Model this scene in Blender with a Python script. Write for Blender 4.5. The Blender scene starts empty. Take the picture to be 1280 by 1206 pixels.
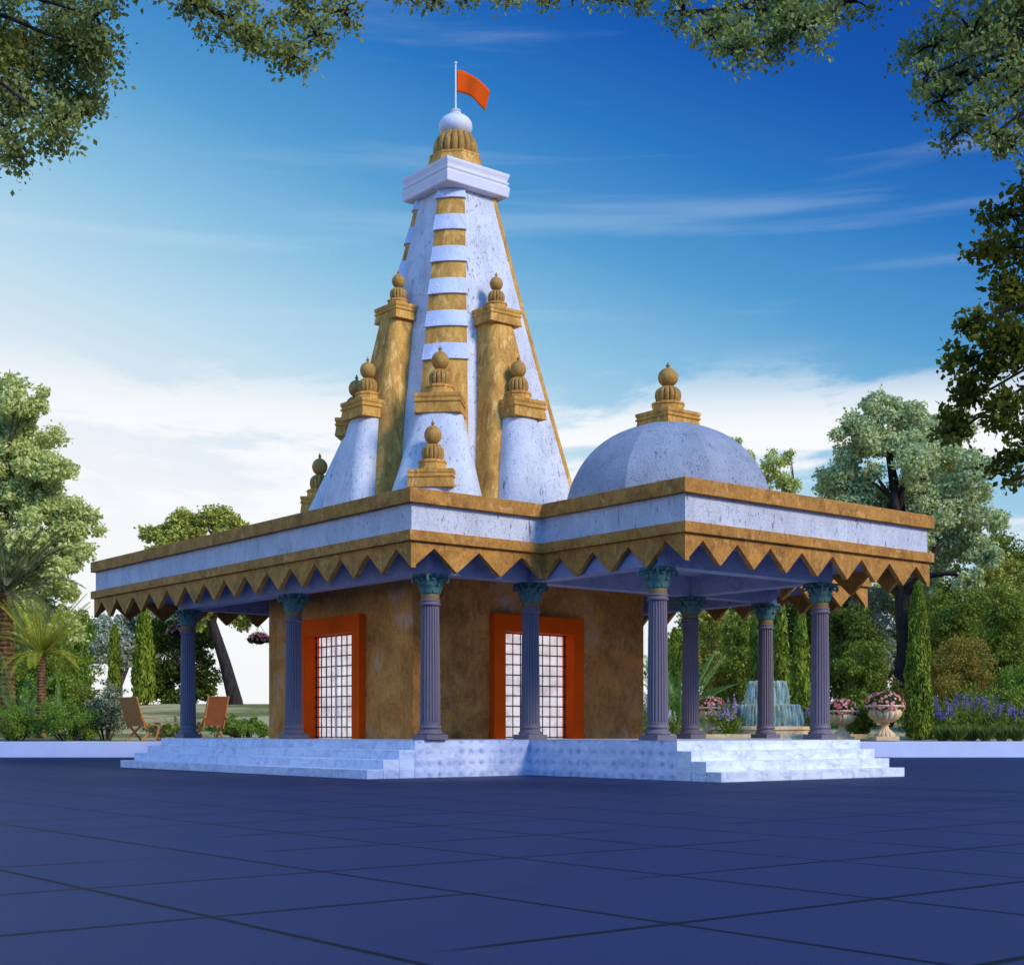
import bpy, bmesh, math, random
import numpy as np
from mathutils import Vector, Matrix

# ------------------------------------------------------------------ camera, sky, sun, exposure
S = bpy.context.scene
C = S.collection
R = math.radians
F_PX, HOR, EYE = 1762.6, 913.6, 0.8476          # focal length and horizon of a 1280x1206 frame, eye height
cd = bpy.data.cameras.new('camera'); cam = bpy.data.objects.new('camera', cd); C.objects.link(cam)
cam.location = (0, 0, EYE); cam.rotation_euler = (R(90), 0, 0)
cd.sensor_fit = 'HORIZONTAL'; cd.sensor_width = 36.0
cd.lens = 36.0 * F_PX / 1280.0
cd.shift_x = 0.0; cd.shift_y = (HOR - 603.0) / 1280.0
cd.clip_start = 0.1; cd.clip_end = 3000
S.camera = cam
S.view_settings.view_transform = 'Standard'; S.view_settings.look = 'None'
S.view_settings.gamma = 1.0; S.view_settings.exposure = 0.0

SUN_DIR = Vector((0.76, -0.60, 0.60)).normalized()      # towards the sun
sd = bpy.data.lights.new('sun', 'SUN'); sd.energy = 3.1; sd.angle = R(16); sd.color = (1.0, 0.93, 0.84)
sun = bpy.data.objects.new('sun', sd); C.objects.link(sun)
sun.rotation_euler = SUN_DIR.to_track_quat('Z', 'Y').to_euler()

def lin(r, g, b):
    f = lambda c: (c / 255 / 12.92) if c / 255 <= .04045 else ((c / 255 + .055) / 1.055) ** 2.4
    return (f(r), f(g), f(b), 1)

W = bpy.data.worlds.new('World'); S.world = W; W.use_nodes = True
nt = W.node_tree; nt.nodes.clear()
def wn(t, **k):
    n = nt.nodes.new(t)
    for a, b in k.items(): setattr(n, a, b)
    return n
def wmath(op, a, b=None, clamp=False):
    n = wn('ShaderNodeMath', operation=op, use_clamp=clamp)
    for i, x in enumerate((a, b)):
        if x is None: continue
        if isinstance(x, (int, float)): n.inputs[i].default_value = x
        else: nt.links.new(x, n.inputs[i])
    return n.outputs[0]
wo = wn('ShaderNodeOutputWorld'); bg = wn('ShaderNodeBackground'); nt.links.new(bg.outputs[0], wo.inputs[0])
tc = wn('ShaderNodeTexCoord'); sx = wn('ShaderNodeSeparateXYZ'); nt.links.new(tc.outputs['Generated'], sx.inputs[0])
X, Y, Z = sx.outputs
sky = wn('ShaderNodeTexSky', sky_type='NISHITA', sun_disc=False)
sky.sun_elevation = math.asin(SUN_DIR.z); sky.sun_rotation = math.atan2(SUN_DIR.x, SUN_DIR.y)
skyv = wn('ShaderNodeVectorMath', operation='SCALE'); nt.links.new(sky.outputs[0], skyv.inputs[0]); skyv.inputs['Scale'].default_value = 0.10
# deep blue overhead and to the east, white towards the western horizon
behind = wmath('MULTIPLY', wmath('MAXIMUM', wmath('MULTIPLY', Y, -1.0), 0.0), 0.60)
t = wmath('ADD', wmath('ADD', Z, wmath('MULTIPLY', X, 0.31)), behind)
ramp = wn('ShaderNodeValToRGB'); nt.links.new(t, ramp.inputs[0])
stops = [(0.05, (250, 251, 253)), (0.12, (236, 243, 250)), (.17, (212, 231, 244)), (.22, (182, 218, 239)), (.28, (136, 193, 228)), (.34, (84, 158, 213)),
         (.41, (40, 120, 197)), (.47, (12, 88, 178)), (.54, (3, 66, 160)), (.70, (22, 115, 215)), (.95, (48, 142, 232))]
el = ramp.color_ramp.elements
while len(el) < len(stops): el.new(0.5)
for e, (p, c) in zip(el, stops): e.position = p; e.color = lin(*c)
def wnoise(scale, sc, detail=6, rough=.55, off=(0, 0, 0), dist=0.0):
    mp = wn('ShaderNodeMapping'); nt.links.new(tc.outputs['Generated'], mp.inputs[0])
    mp.inputs['Scale'].default_value = sc; mp.inputs['Location'].default_value = off
    n = wn('ShaderNodeTexNoise'); nt.links.new(mp.outputs[0], n.inputs['Vector'])
    n.inputs['Scale'].default_value = scale; n.inputs['Detail'].default_value = detail; n.inputs['Roughness'].default_value = rough
    n.inputs['Distortion'].default_value = dist
    return n.outputs[0]
def wrange(v, a, b, c=0.0, d=1.0):
    n = wn('ShaderNodeMapRange', interpolation_type='SMOOTHSTEP'); nt.links.new(v, n.inputs[0])
    for i, x in zip((1, 2, 3, 4), (a, b, c, d)): n.inputs[i].default_value = x
    return n.outputs[0]
def wmix(f, a, b):
    n = wn('ShaderNodeMix', data_type='RGBA')
    nt.links.new(f, n.inputs[0]) if not isinstance(f, float) else setattr(n.inputs[0], 'default_value', f)
    for i, x in ((6, a), (7, b)):
        if isinstance(x, tuple): n.inputs[i].default_value = x
        else: nt.links.new(x, n.inputs[i])
    return n.outputs[2]
base_sky = wmix(0.05, ramp.outputs[0], skyv.outputs[0])
cum = wrange(wnoise(4.2, (1.2, 1.2, 5.0), 10, .60, (3.1, 0.4, 1.7), .2), .455, .565)
cum = wmath('MULTIPLY', cum, wmath('MULTIPLY', wrange(Z, .10, .16), wrange(Z, .20, .265, 1.0, 0.0)))
streak = wrange(wnoise(3.0, (1.0, 1.0, 15.0), 5, .5, (0.6, 2.2, 0.3), .3), .50, .72)
streak = wmath('MULTIPLY', streak, wmath('MULTIPLY', wrange(Z, .22, .28), wrange(Z, 0.44, .50, .20, 0.0)))
c1 = wmix(cum, base_sky, lin(249, 251, 254))
c2 = wmix(streak, c1, lin(205, 226, 244))
nt.links.new(c2, bg.inputs[0]); nt.links.new(wmath('ADD', wrange(wmath('MULTIPLY', Y, -1.0), .05, .7, 0.0, 1.3), 1.0), bg.inputs[1])  # unseen sky behind the camera brightened as added blue fill

# ------------------------------------------------------------------ helpers
def at(px, py, y):
    """world point seen at pixel (px,py) of the 1280 frame when it stands y metres away"""
    return Vector(((px - 640) / F_PX * y, y, EYE + (HOR - py) / F_PX * y))

class MB:
    def __init__(s): s.v = []; s.f = []
    def add(s, vs, fs):
        o = len(s.v); s.v += [tuple(p) for p in vs]; s.f += [tuple(i + o for i in f) for f in fs]; return s
    def box(s, x0, x1, y0, y1, z0, z1):
        return s.add([(x0, y0, z0), (x1, y0, z0), (x1, y1, z0), (x0, y1, z0), (x0, y0, z1), (x1, y0, z1), (x1, y1, z1), (x0, y1, z1)],
                     [(0, 3, 2, 1), (4, 5, 6, 7), (0, 1, 5, 4), (1, 2, 6, 5), (2, 3, 7, 6), (3, 0, 4, 7)])
    def loft(s, rings, cap=True):
        n = len(rings[0]); vs = [p for r in rings for p in r]; fs = []
        for k in range(len(rings) - 1):
            for i in range(n):
                j = (i + 1) % n
                fs.append((k * n + i, k * n + j, (k + 1) * n + j, (k + 1) * n + i))
        if cap: fs.append(tuple(range(n))[::-1]); fs.append(tuple((len(rings) - 1) * n + i for i in range(n)))
        return s.add(vs, fs)
    def prism(s, poly, z0, z1):
        return s.loft([[(x, y, z0) for x, y in poly], [(x, y, z1) for x, y in poly]])
    def lathe(s, prof, n=24, c=(0, 0), lobes=0, amp=0.0, rot=0.0, groove=None):
        rings = []
        for (r, z) in prof:
            ring = []
            for i in range(n):
                a = 2 * math.pi * i / n + rot; k = 1.0
                if lobes: k = 1 - amp * (1 - abs(math.sin(lobes * (a - rot) / 2))) ** 2.2
                ring.append((c[0] + r * k * math.cos(a), c[1] + r * k * math.sin(a), z))
            rings.append(ring)
        return s.loft(rings)
    def tube(s, pts, rad, n=8):
        pts = [Vector(p) for p in pts]; rings = []
        for i, p in enumerate(pts):
            d = (pts[min(i + 1, len(pts) - 1)] - pts[max(i - 1, 0)]).normalized()
            a = d.orthogonal().normalized() if i == 0 else (a - d * a.dot(d)).normalized()
            b = d.cross(a); r = rad[i] if hasattr(rad, '__len__') else rad
            rings.append([p + (a * math.cos(2 * math.pi * k / n) + b * math.sin(2 * math.pi * k / n)) * r for k in range(n)])
        return s.loft(rings)
    def bar(s, p, q, w, h, up=(0, 0, 1)):
        p = Vector(p); q = Vector(q); d = (q - p).normalized(); u = Vector(up)
        a = d.cross(u)
        if a.length < 1e-3: a = d.orthogonal()
        a.normalize(); b = a.cross(d).normalized()
        r = [a * w / 2 + b * h / 2, -a * w / 2 + b * h / 2, -a * w / 2 - b * h / 2, a * w / 2 - b * h / 2]
        return s.loft([[p + x for x in r], [q + x for x in r]])
    def build(s, name, mat, parent=None, bevel=0.0, smooth=35):
        me = bpy.data.meshes.new(name); me.from_pydata(s.v, [], s.f); me.update()
        bm = bmesh.new(); bm.from_mesh(me); bmesh.ops.recalc_face_normals(bm, faces=bm.faces); bm.to_mesh(me); bm.free()
        if smooth:
            me.polygons.foreach_set('use_smooth', [True] * len(me.polygons)); me.set_sharp_from_angle(angle=R(smooth))
        return link(name, me, mat, parent, bevel)

def link(name, me, mat, parent=None, bevel=0.0):
    o = bpy.data.objects.new(name, me); C.objects.link(o)
    if mat: me.materials.append(mat)
    if parent: o.parent = parent
    if bevel:
        m = o.modifiers.new('bevel', 'BEVEL'); m.width = bevel; m.segments = 2; m.limit_method = 'ANGLE'; m.angle_limit = R(40)
    return o
def empty(name, loc=(0, 0, 0), rz=0.0, parent=None):
    o = bpy.data.objects.new(name, None); C.objects.link(o); o.location = loc; o.rotation_euler.z = rz
    o.empty_display_size = .2
    if parent: o.parent = parent
    return o
def tag(o, label, cat, group=None):
    o['label'] = label; o['category'] = cat
    if group: o['group'] = group
    return o
def copy_tree(o, parent=None):
    c = o.copy(); C.objects.link(c)
    if parent: c.parent = parent
    for ch in list(o.children): copy_tree(ch, c)
    return c

# ------------------------------------------------------------------ materials
class NT:
    def __init__(s, name):
        s.m = bpy.data.materials.new(name); s.m.use_nodes = True; s.t = s.m.node_tree; s.t.nodes.clear()
        s.out = s.n('ShaderNodeOutputMaterial')
        s.tc = s.n('ShaderNodeTexCoord')
    def n(s, ty, **k):
        x = s.t.nodes.new(ty)
        for a, b in k.items(): setattr(x, a, b)
        return x
    def l(s, a, b): s.t.links.new(a, b)
    def setv(s, inp, v):
        if hasattr(v, 'is_linked'): s.l(v, inp)
        else: inp.default_value = v
    def vec(s, sc=(1, 1, 1), rot=(0, 0, 0), loc=(0, 0, 0), src='Object'):
        m = s.n('ShaderNodeMapping'); s.l(s.tc.outputs[src], m.inputs[0])
        m.inputs['Scale'].default_value = sc; m.inputs['Rotation'].default_value = rot; m.inputs['Location'].default_value = loc
        return m.outputs[0]
    def noise(s, scale, v=None, detail=5, rough=.55, dist=0.0):
        x = s.n('ShaderNodeTexNoise'); s.l(v or s.vec(), x.inputs['Vector'])
        x.inputs['Scale'].default_value = scale; x.inputs['Detail'].default_value = detail
        x.inputs['Roughness'].default_value = rough; x.inputs['Distortion'].default_value = dist
        return x.outputs[0]
    def rng(s, v, a, b, c=0.0, d=1.0):
        x = s.n('ShaderNodeMapRange', interpolation_type='SMOOTHSTEP'); s.l(v, x.inputs[0])
        for i, q in zip((1, 2, 3, 4), (a, b, c, d)): x.inputs[i].default_value = q
        return x.outputs[0]
    def mix(s, f, a, b):
        x = s.n('ShaderNodeMix', data_type='RGBA'); s.setv(x.inputs[0], f); s.setv(x.inputs[6], a); s.setv(x.inputs[7], b)
        return x.outputs[2]
    def math(s, op, a, b=0.0, clamp=False):
        x = s.n('ShaderNodeMath', operation=op, use_clamp=clamp); s.setv(x.inputs[0], a); s.setv(x.inputs[1], b); return x.outputs[0]
    def ramp(s, v, stops):
        x = s.n('ShaderNodeValToRGB'); s.l(v, x.inputs[0]); e = x.color_ramp.elements
        while len(e) < len(stops): e.new(.5)
        for q, (p, c) in zip(e, stops): q.position = p; q.color = c if len(c) == 4 else (*c, 1)
        return x.outputs[0]
    def bsdf(s, col, rough=.8, spec=.3, bump=None, bstr=.3, bdist=.02):
        p = s.n('ShaderNodeBsdfPrincipled'); s.setv(p.inputs['Base Color'], col); s.setv(p.inputs['Roughness'], rough)
        p.inputs['Specular IOR Level'].default_value = spec
        if bump is not None:
            b = s.n('ShaderNodeBump'); b.inputs['Strength'].default_value = bstr; b.inputs['Distance'].default_value = bdist
            s.l(bump, b.inputs['Height']); s.l(b.outputs[0], p.inputs['Normal'])
        s.l(p.outputs[0], s.out.inputs[0]); return p

def c4(*a): return (*a, 1.0)
def m_simple(name, col, rough=.6, spec=.3, vary=.15, scale=6.0, bump=0.0):
    s = NT(name); n = s.noise(scale); n2 = s.noise(scale * 9)
    k = s.math('ADD', s.math('MULTIPLY', n, 0.7), s.math('MULTIPLY', n2, 0.3))
    d = c4(*[c * (1 - vary) for c in col]); e = c4(*[min(1, c * (1 + vary)) for c in col])
    s.bsdf(s.mix(s.rng(k, .3, .7), d, e), rough, spec, n2 if bump else None, bump); return s.m
def m_plaster(name, base=(.64, .65, .68), dark=(.10, .11, .14), marks=1.0):
    s = NT(name)
    v = s.vec((1, 1, .55)); n = s.noise(2.2, v, 6, .6); nf = s.noise(28, s.vec(), 4, .6)
    col = s.mix(s.rng(n, .3, .7), c4(*[b * .86 for b in base]), c4(*[min(.9, b * 1.07) for b in base]))
    col = s.mix(s.rng(s.noise(32, s.vec((1, 1, .6)), 4, .7), .52, .70, 0, .45), col, c4(*[b * .5 for b in base]))
    gv = s.rng(s.noise(1.5, s.vec((1.6, 1.6, .6), (.3, .2, .1), (3, 8, 1)), 8, .66, 1.6), .52, .70)
    col = s.mix(s.math('MULTIPLY', gv, .42), col, c4(*[b * .62 for b in base]))
    # short dark hairline scars
    vo = s.n('ShaderNodeTexVoronoi', feature='DISTANCE_TO_EDGE'); vm = s.n('ShaderNodeMixRGB'); 
    vv = s.vec((1.3, 1.3, .55), (.2, .1, .3)); s.l(vv, vo.inputs['Vector']); vo.inputs['Scale'].default_value = 3.2
    s.t.nodes.remove(vm)
    line = s.rng(vo.outputs[0], 0.0, .02, 1.0, 0.0)
    line = s.math('MULTIPLY', line, s.rng(s.noise(3.4, s.vec((1, 1, 1), (0, 0, 0), (4, 1, 7)), 4, .65), .60, .68))
    pit = s.rng(s.noise(13, s.vec((2.0, 2.0, .62), (.4, .5, .1), (2, 9, 3)), 5, .66, .3), .60, .66)
    pit = s.math('MULTIPLY', pit, s.rng(s.noise(1.1, s.vec((1, 1, .8), (0, 0, 0), (6, 4, 2)), 3), .40, .60, .25, 1.0))
    scar = s.rng(s.noise(3.6, s.vec((3.2, 3.2, .5), (.05, .05, .2), (7, 2, 1)), 5, .6, .5), .655, .70)
    k = s.math('MULTIPLY', s.math('MAXIMUM', s.math('MAXIMUM', line, pit), scar), .78 * marks, True)
    col = s.mix(k, col, c4(*dark))
    s.bsdf(col, .75, .25, s.math('SUBTRACT', s.math('ADD', n, s.math('MULTIPLY', nf, .9)), k), .75, .03); return s.m
def m_sand(name, a, b, dark, scale=1.0, streak=2.5, bump=.35, pale=.35):
    s = NT(name)
    v = s.vec((streak, streak, .8)); n = s.noise(1.6 * scale, v, 8, .62, .8); n2 = s.noise(9 * scale, s.vec((1.4, 1.4, .7)), 6, .65, .4)
    k = s.math('ADD', s.math('MULTIPLY', n, .65), s.math('MULTIPLY', n2, .35))
    col = s.ramp(k, [(.30, dark), (.43, b), (.54, a), (.66, tuple(min(1, q * 1.35) for q in a))])
    vn = s.rng(s.noise(2.3 * scale, s.vec((streak, streak, .7), (.15, .1, 0), (5, 2, 8)), 7, .6, 1.2), .53, .68)
    col = s.mix(s.math('MULTIPLY', vn, pale), col, c4(min(1, a[0] * 1.35), min(1, a[1] * 1.6), min(1, a[2] * 2.6)))
    gr = s.noise(38, s.vec((1, 1, 1.3), (.3, .2, .1), (1, 2, 3)), 4, .7)
    col = s.mix(s.rng(gr, .50, .68, 0, .55), col, c4(*[q * .8 for q in dark]))
    col = s.mix(s.rng(gr, .46, .34, 0, .35), col, c4(*[min(1, q * 1.4) for q in a]))
    pit = s.rng(s.noise(14 * scale, s.vec((1, 1, 2.0), (.2, .1, 0)), 5, .65, .5), .62, .71)
    col = s.mix(s.math('MULTIPLY', pit, .6), col, c4(*[q * .35 for q in dark]))
    s.bsdf(col, .7, .3, s.math('SUBTRACT', n2, pit), bump, .02); return s.m
def m_marble(name, base=(.62, .68, .80), vein=(.22, .27, .42), tile=None, dimple=None, rough=.35, spec=.45):
    s = NT(name)
    n = s.noise(1.7, s.vec((1, 1, 1.6)), 9, .65, 1.4); n2 = s.noise(5, s.vec(), 6, .6, .8)
    k = s.math('ADD', s.math('MULTIPLY', n, .7), s.math('MULTIPLY', n2, .3))
    col = s.mix(s.rng(k, .42, .66), c4(*base), c4(*[.55 * b + .45 * v for b, v in zip(base, vein)]))
    w = s.n('ShaderNodeTexWave', wave_type='BANDS', bands_direction='DIAGONAL'); s.l(s.vec((1, 1, 1.5)), w.inputs[0])
    w.inputs['Scale'].default_value = .55; w.inputs['Distortion'].default_value = 14; w.inputs['Detail'].default_value = 5; w.inputs['Detail Scale'].default_value = 1.4
    col = s.mix(s.rng(w.outputs['Fac'], .90, 1.0, 0, .25), col, c4(*vein))
    bump = None
    if dimple:
        # carved cushion pattern, one soft knob per square
        sp = s.n('ShaderNodeSeparateXYZ'); s.l(s.vec((1, 1, 1)), sp.inputs[0])
        q = s.math('ADD', sp.outputs[0], sp.outputs[1])
        a = s.math('ABSOLUTE', s.math('SUBTRACT', s.math('FRACT', s.math('DIVIDE', q, dimple[0])), .5))
        b = s.math('ABSOLUTE', s.math('SUBTRACT', s.math('FRACT', s.math('DIVIDE', sp.outputs[2], dimple[1])), .5))
        d = s.math('SQRT', s.math('ADD', s.math('MULTIPLY', a, a), s.math('MULTIPLY', b, b)))
        wob = s.math('MULTIPLY', s.math('SUBTRACT', s.noise(7, s.vec(), 5, .65), .5), .9)
        bump = s.rng(s.math('ADD', d, wob), .08, .45, 1.0, 0.0)
        b2 = s.math('ABSOLUTE', s.math('SUBTRACT', s.math('FRACT', s.math('DIVIDE', s.math('ADD', sp.outputs[2], .05), dimple[1])), .5))
        a2 = s.math('ABSOLUTE', s.math('SUBTRACT', s.math('FRACT', s.math('DIVIDE', s.math('ADD', q, .06), dimple[0])), .5))
        d2 = s.math('SQRT', s.math('ADD', s.math('MULTIPLY', a2, a2), s.math('MULTIPLY', b2, b2)))
        sm_ = s.math('MULTIPLY', s.rng(s.math('ADD', d2, wob), .0, .40, 1.0, 0.0), s.rng(s.noise(3.1, s.vec(), 3), .36, .6, .15, 1.0))
        col = s.mix(s.math('MULTIPLY', sm_, .8), col, c4(*vein))
    if tile:
        br = s.n('ShaderNodeTexBrick'); 
        sp = s.n('ShaderNodeSeparateXYZ'); s.l(s.vec((1, 1, 1)), sp.inputs[0])
        cb = s.n('ShaderNodeCombineXYZ'); s.l(sp.outputs[tile[2]], cb.inputs[0]); s.l(sp.outputs[2], cb.inputs[1]); s.l(cb.outputs[0], br.inputs['Vector'])
        br.inputs['Scale'].default_value = 1; br.inputs['Brick Width'].default_value = tile[0]; br.inputs['Row Height'].default_value = tile[1]
        br.inputs['Mortar Size'].default_value = .006; br.offset = .37
        br.inputs['Color1'].default_value = c4(0, 0, 0); br.inputs['Color2'].default_value = c4(.35, .35, .35); br.inputs['Mortar'].default_value = c4(1, 1, 1)
        col = s.mix(s.math('MULTIPLY', br.outputs['Fac'], .5), col, c4(.82, .84, .9))
        dk = s.rng(s.noise(2.1, s.vec((1, 1, 6), (0, 0, 0), (3, 3, 5)), 4, .6, 1.0), .58, .74)
        col = s.mix(s.math('MULTIPLY', dk, .75), col, c4(*vein))
    s.bsdf(col, rough, spec, bump, .35, .03); return s.m
def m_leaf(name, dark, light, trans=.25, scale=.8, rough=.6):
    s = NT(name); g = s.n('ShaderNodeNewGeometry')
    n = s.noise(scale, None, 3)
    k = s.math('ADD', s.math('MULTIPLY', g.outputs['Random Per Island'], .6), s.math('MULTIPLY', n, .4))
    mid = tuple((a + b) / 2 for a, b in zip(dark, light))
    col = s.ramp(k, [(.15, dark), (.5, mid), (.85, light)])
    p = s.n('ShaderNodeBsdfPrincipled'); s.l(col, p.inputs['Base Color']); p.inputs['Roughness'].default_value = rough; p.inputs['Specular IOR Level'].default_value = .06
    tr = s.n('ShaderNodeBsdfTranslucent'); s.l(s.mix(.5, col, c4(*[min(1, q * 1.3) for q in light])), tr.inputs[0])
    mx = s.n('ShaderNodeMixShader'); mx.inputs[0].default_value = trans
    s.l(p.outputs[0], mx.inputs[1]); s.l(tr.outputs[0], mx.inputs[2]); s.l(mx.outputs[0], s.out.inputs[0]); return s.m
def m_bark(name, a, b, sc=6.0):
    s = NT(name); n = s.noise(sc, s.vec((1, 1, .25)), 6, .65, .8)
    s.bsdf(s.mix(s.rng(n, .3, .7), c4(*a), c4(*b)), .9, .15, n, .8, .04); return s.m

M = {}
M['plaster'] = m_plaster('white_plaster')
M['frieze'] = m_plaster('frieze_plaster', (.58, .59, .63), (.08, .09, .12))
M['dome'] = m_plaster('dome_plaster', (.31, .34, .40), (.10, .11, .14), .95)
M['belt'] = m_plaster('belt_marble', (.64, .68, .82), (.3, .34, .55), .35)
M['slab'] = m_simple('pale_stone', (.70, .68, .70), .6, .3, .05, 3)
M['gold'] = m_sand('golden_sandstone', (.60, .305, .055), (.45, .21, .035), (.22, .10, .016), 1.0, 2.5, .35, 1.0)
M['gold_dark'] = m_sand('carved_sandstone', (.46, .245, .05), (.34, .165, .03), (.13, .06, .012), 1.6, 1.2)
M['travertine'] = m_sand('cornice_travertine', (.47, .21, .036), (.33, .14, .022), (.10, .04, .007), 2.0, .8, .4, .75)
M['wall'] = m_sand('wall_travertine', (.58, .235, .042), (.38, .14, .022), (.13, .052, .008), .8, .7, .7)
def pale_patches(m):
    # pale patches scattered over the walls by noise
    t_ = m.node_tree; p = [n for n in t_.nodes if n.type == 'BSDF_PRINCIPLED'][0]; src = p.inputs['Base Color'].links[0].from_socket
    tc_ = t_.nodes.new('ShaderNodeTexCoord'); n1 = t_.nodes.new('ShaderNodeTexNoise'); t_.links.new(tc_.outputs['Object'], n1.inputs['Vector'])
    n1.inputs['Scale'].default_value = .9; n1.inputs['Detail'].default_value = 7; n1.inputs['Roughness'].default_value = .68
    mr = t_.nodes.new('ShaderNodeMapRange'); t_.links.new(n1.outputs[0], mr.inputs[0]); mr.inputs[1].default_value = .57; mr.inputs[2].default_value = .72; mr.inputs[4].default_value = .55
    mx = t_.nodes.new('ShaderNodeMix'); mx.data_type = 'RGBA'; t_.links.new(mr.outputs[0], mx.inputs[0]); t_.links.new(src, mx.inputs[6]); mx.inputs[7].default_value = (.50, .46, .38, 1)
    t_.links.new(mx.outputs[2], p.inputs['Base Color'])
pale_patches(M['wall'])
M['orange'] = m_simple('orange_paint', (.80, .085, .002), .7, .06, .06, 3)
M['column'] = m_simple('column_stone', (.16, .13, .155), .55, .3, .08, 4)
M['neck'] = m_simple('column_neck', (.22, .14, .05), .6, .3, .1, 6)
M['capital'] = m_simple('verdigris_capital', (.07, .165, .15), .6, .35, .35, 9, .4)
M['marble_step'] = m_marble('step_marble', (.66, .72, .84), (.20, .26, .46), (2.0, .17, 1))
M['marble_step_r'] = m_marble('porch_step_marble', (.74, .76, .79), (.22, .25, .36), (2.3, .17, 0))
M['marble_face'] = m_marble('carved_marble', (.66, .70, .82), (.24, .30, .52), None, (.24, .21))
M['beam'] = m_marble('beam_marble', (.30, .33, .48), (.12, .15, .30), rough=.5, spec=.3)
M['iron'] = m_simple('black_iron', (.012, .011, .012), .5, .4)
M['white'] = m_simple('white_metal', (.75, .75, .76), .4, .5, .04)

# pale stone panel behind the grilles; added glow stands in for the lit room
s = NT('interior_glow'); n = s.noise(2.2, s.vec(), 7, .62, .6); n2 = s.noise(7, s.vec(), 5, .6)
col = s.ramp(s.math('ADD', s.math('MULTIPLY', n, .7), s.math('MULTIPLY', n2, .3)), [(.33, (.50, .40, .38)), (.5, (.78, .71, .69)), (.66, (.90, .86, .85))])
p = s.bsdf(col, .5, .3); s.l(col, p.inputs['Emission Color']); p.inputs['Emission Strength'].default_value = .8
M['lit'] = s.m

s = NT('plaza_tiles'); yaw = 0.6767; X0, Y0 = -1.746, 25.392
v = s.vec((1, 1, 1), (0, 0, -yaw), (0, 0, 0))
sp = s.n('ShaderNodeSeparateXYZ'); s.l(v, sp.inputs[0])
# offsets chosen so that joints run through the slab corners of the paving
ox = X0 * math.cos(yaw) + Y0 * math.sin(yaw) - 10.10; oy = -X0 * math.sin(yaw) + Y0 * math.cos(yaw) - 13.53
def joint(c, off, pitch, w):
    f = s.math('FRACT', s.math('DIVIDE', s.math('SUBTRACT', c, off), pitch))
    return s.rng(s.math('MULTIPLY', s.math('MINIMUM', f, s.math('SUBTRACT', 1.0, f)), pitch), w * .85, w, 1.0, 0.0)
gap = s.rng(s.noise(.32, s.vec((1, 1, 1), (0, 0, 0), (3, 7, 0)), 2), .40, .47)
jx = joint(sp.outputs[0], ox, 1.48, .023); jy = joint(sp.outputs[1], oy, 1.48, .028)
jj = s.math('MAXIMUM', jx, s.math('MULTIPLY', jy, gap))
n = s.noise(.5, s.vec(), 6, .6); n2 = s.noise(2.5, s.vec((1.5, .25, 1), (0, 0, -yaw)), 6, .6)
nf = s.noise(60, s.vec(), 3)
k = s.math('ADD', s.math('MULTIPLY', n, .5), s.math('MULTIPLY', n2, .5))
col = s.mix(s.rng(k, .3, .7), c4(.0225, .032, .088), c4(.0255, .036, .097))
col = s.mix(jj, col, c4(.004, .004, .008))
bh = s.math('SUBTRACT', s.math('MULTIPLY', nf, .15), jj)
s.bsdf(col, .6, .16, bh, .4, .01)
M['plaza'] = s.m
s = NT('garden_soil_and_grass'); n = s.noise(.16, s.vec(), 5, .6); n2 = s.noise(3, s.vec(), 6, .7)
col = s.mix(s.rng(n2, .3, .7), c4(.12, .13, .035), c4(.24, .25, .07))
col = s.mix(s.rng(n, .42, .58), col, c4(.50, .40, .20)); s.bsdf(col, .95, .1, n2, .8, .06); M['lawn'] = s.m
M['kerb'] = m_simple('kerb_render', (.60, .62, .78), .55, .3, .05, 1.2)

# ------------------------------------------------------------------ ground, lawn, kerb
def structure(o): o['kind'] = 'structure'; return o
structure(MB().add([(-500, -60, 0), (500, -60, 0), (500, 700, 0), (-500, 700, 0)], [(0, 1, 2, 3)]).build('ground', M['plaza'], smooth=0))
def gz(x, y):
    if y < 46.2: return 0.0
    pts = [(46.2, .49), (49, .56), (55, .80), (64, 1.5), (75, 2.30), (90, 2.35), (400, 2.2)]
    for (a, za), (b, zb) in zip(pts, pts[1:]):
        if y <= b:
            q = (y - a) / (b - a); return za + (zb - za) * q
    return 2.2
ys = [46.2, 47.5, 49, 51, 53, 55, 58, 61, 64, 68, 72, 75, 78, 82, 90, 110, 150, 400]; xs = list(np.linspace(-160, 160, 81))
rnd = random.Random(5); mb = MB(); vs = []
for y in ys:
    for x in xs: vs.append((x, y, gz(x, y) + (rnd.uniform(-.03, .03) if 47 < y < 80 else 0)))
nx = len(xs); fs = [(j * nx + i, j * nx + i + 1, (j + 1) * nx + i + 1, (j + 1) * nx + i) for j in range(len(ys) - 1) for i in range(nx - 1)]
structure(mb.add(vs, fs).build('lawn', M['lawn'], smooth=60))
k = MB().box(-160, 160, 45.9, 46.25, -.02, .51).build('garden_kerb', M['kerb'], bevel=.015)
tag(k, 'low pale rendered kerb wall running along the garden edge behind the plaza', 'kerb')

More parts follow.
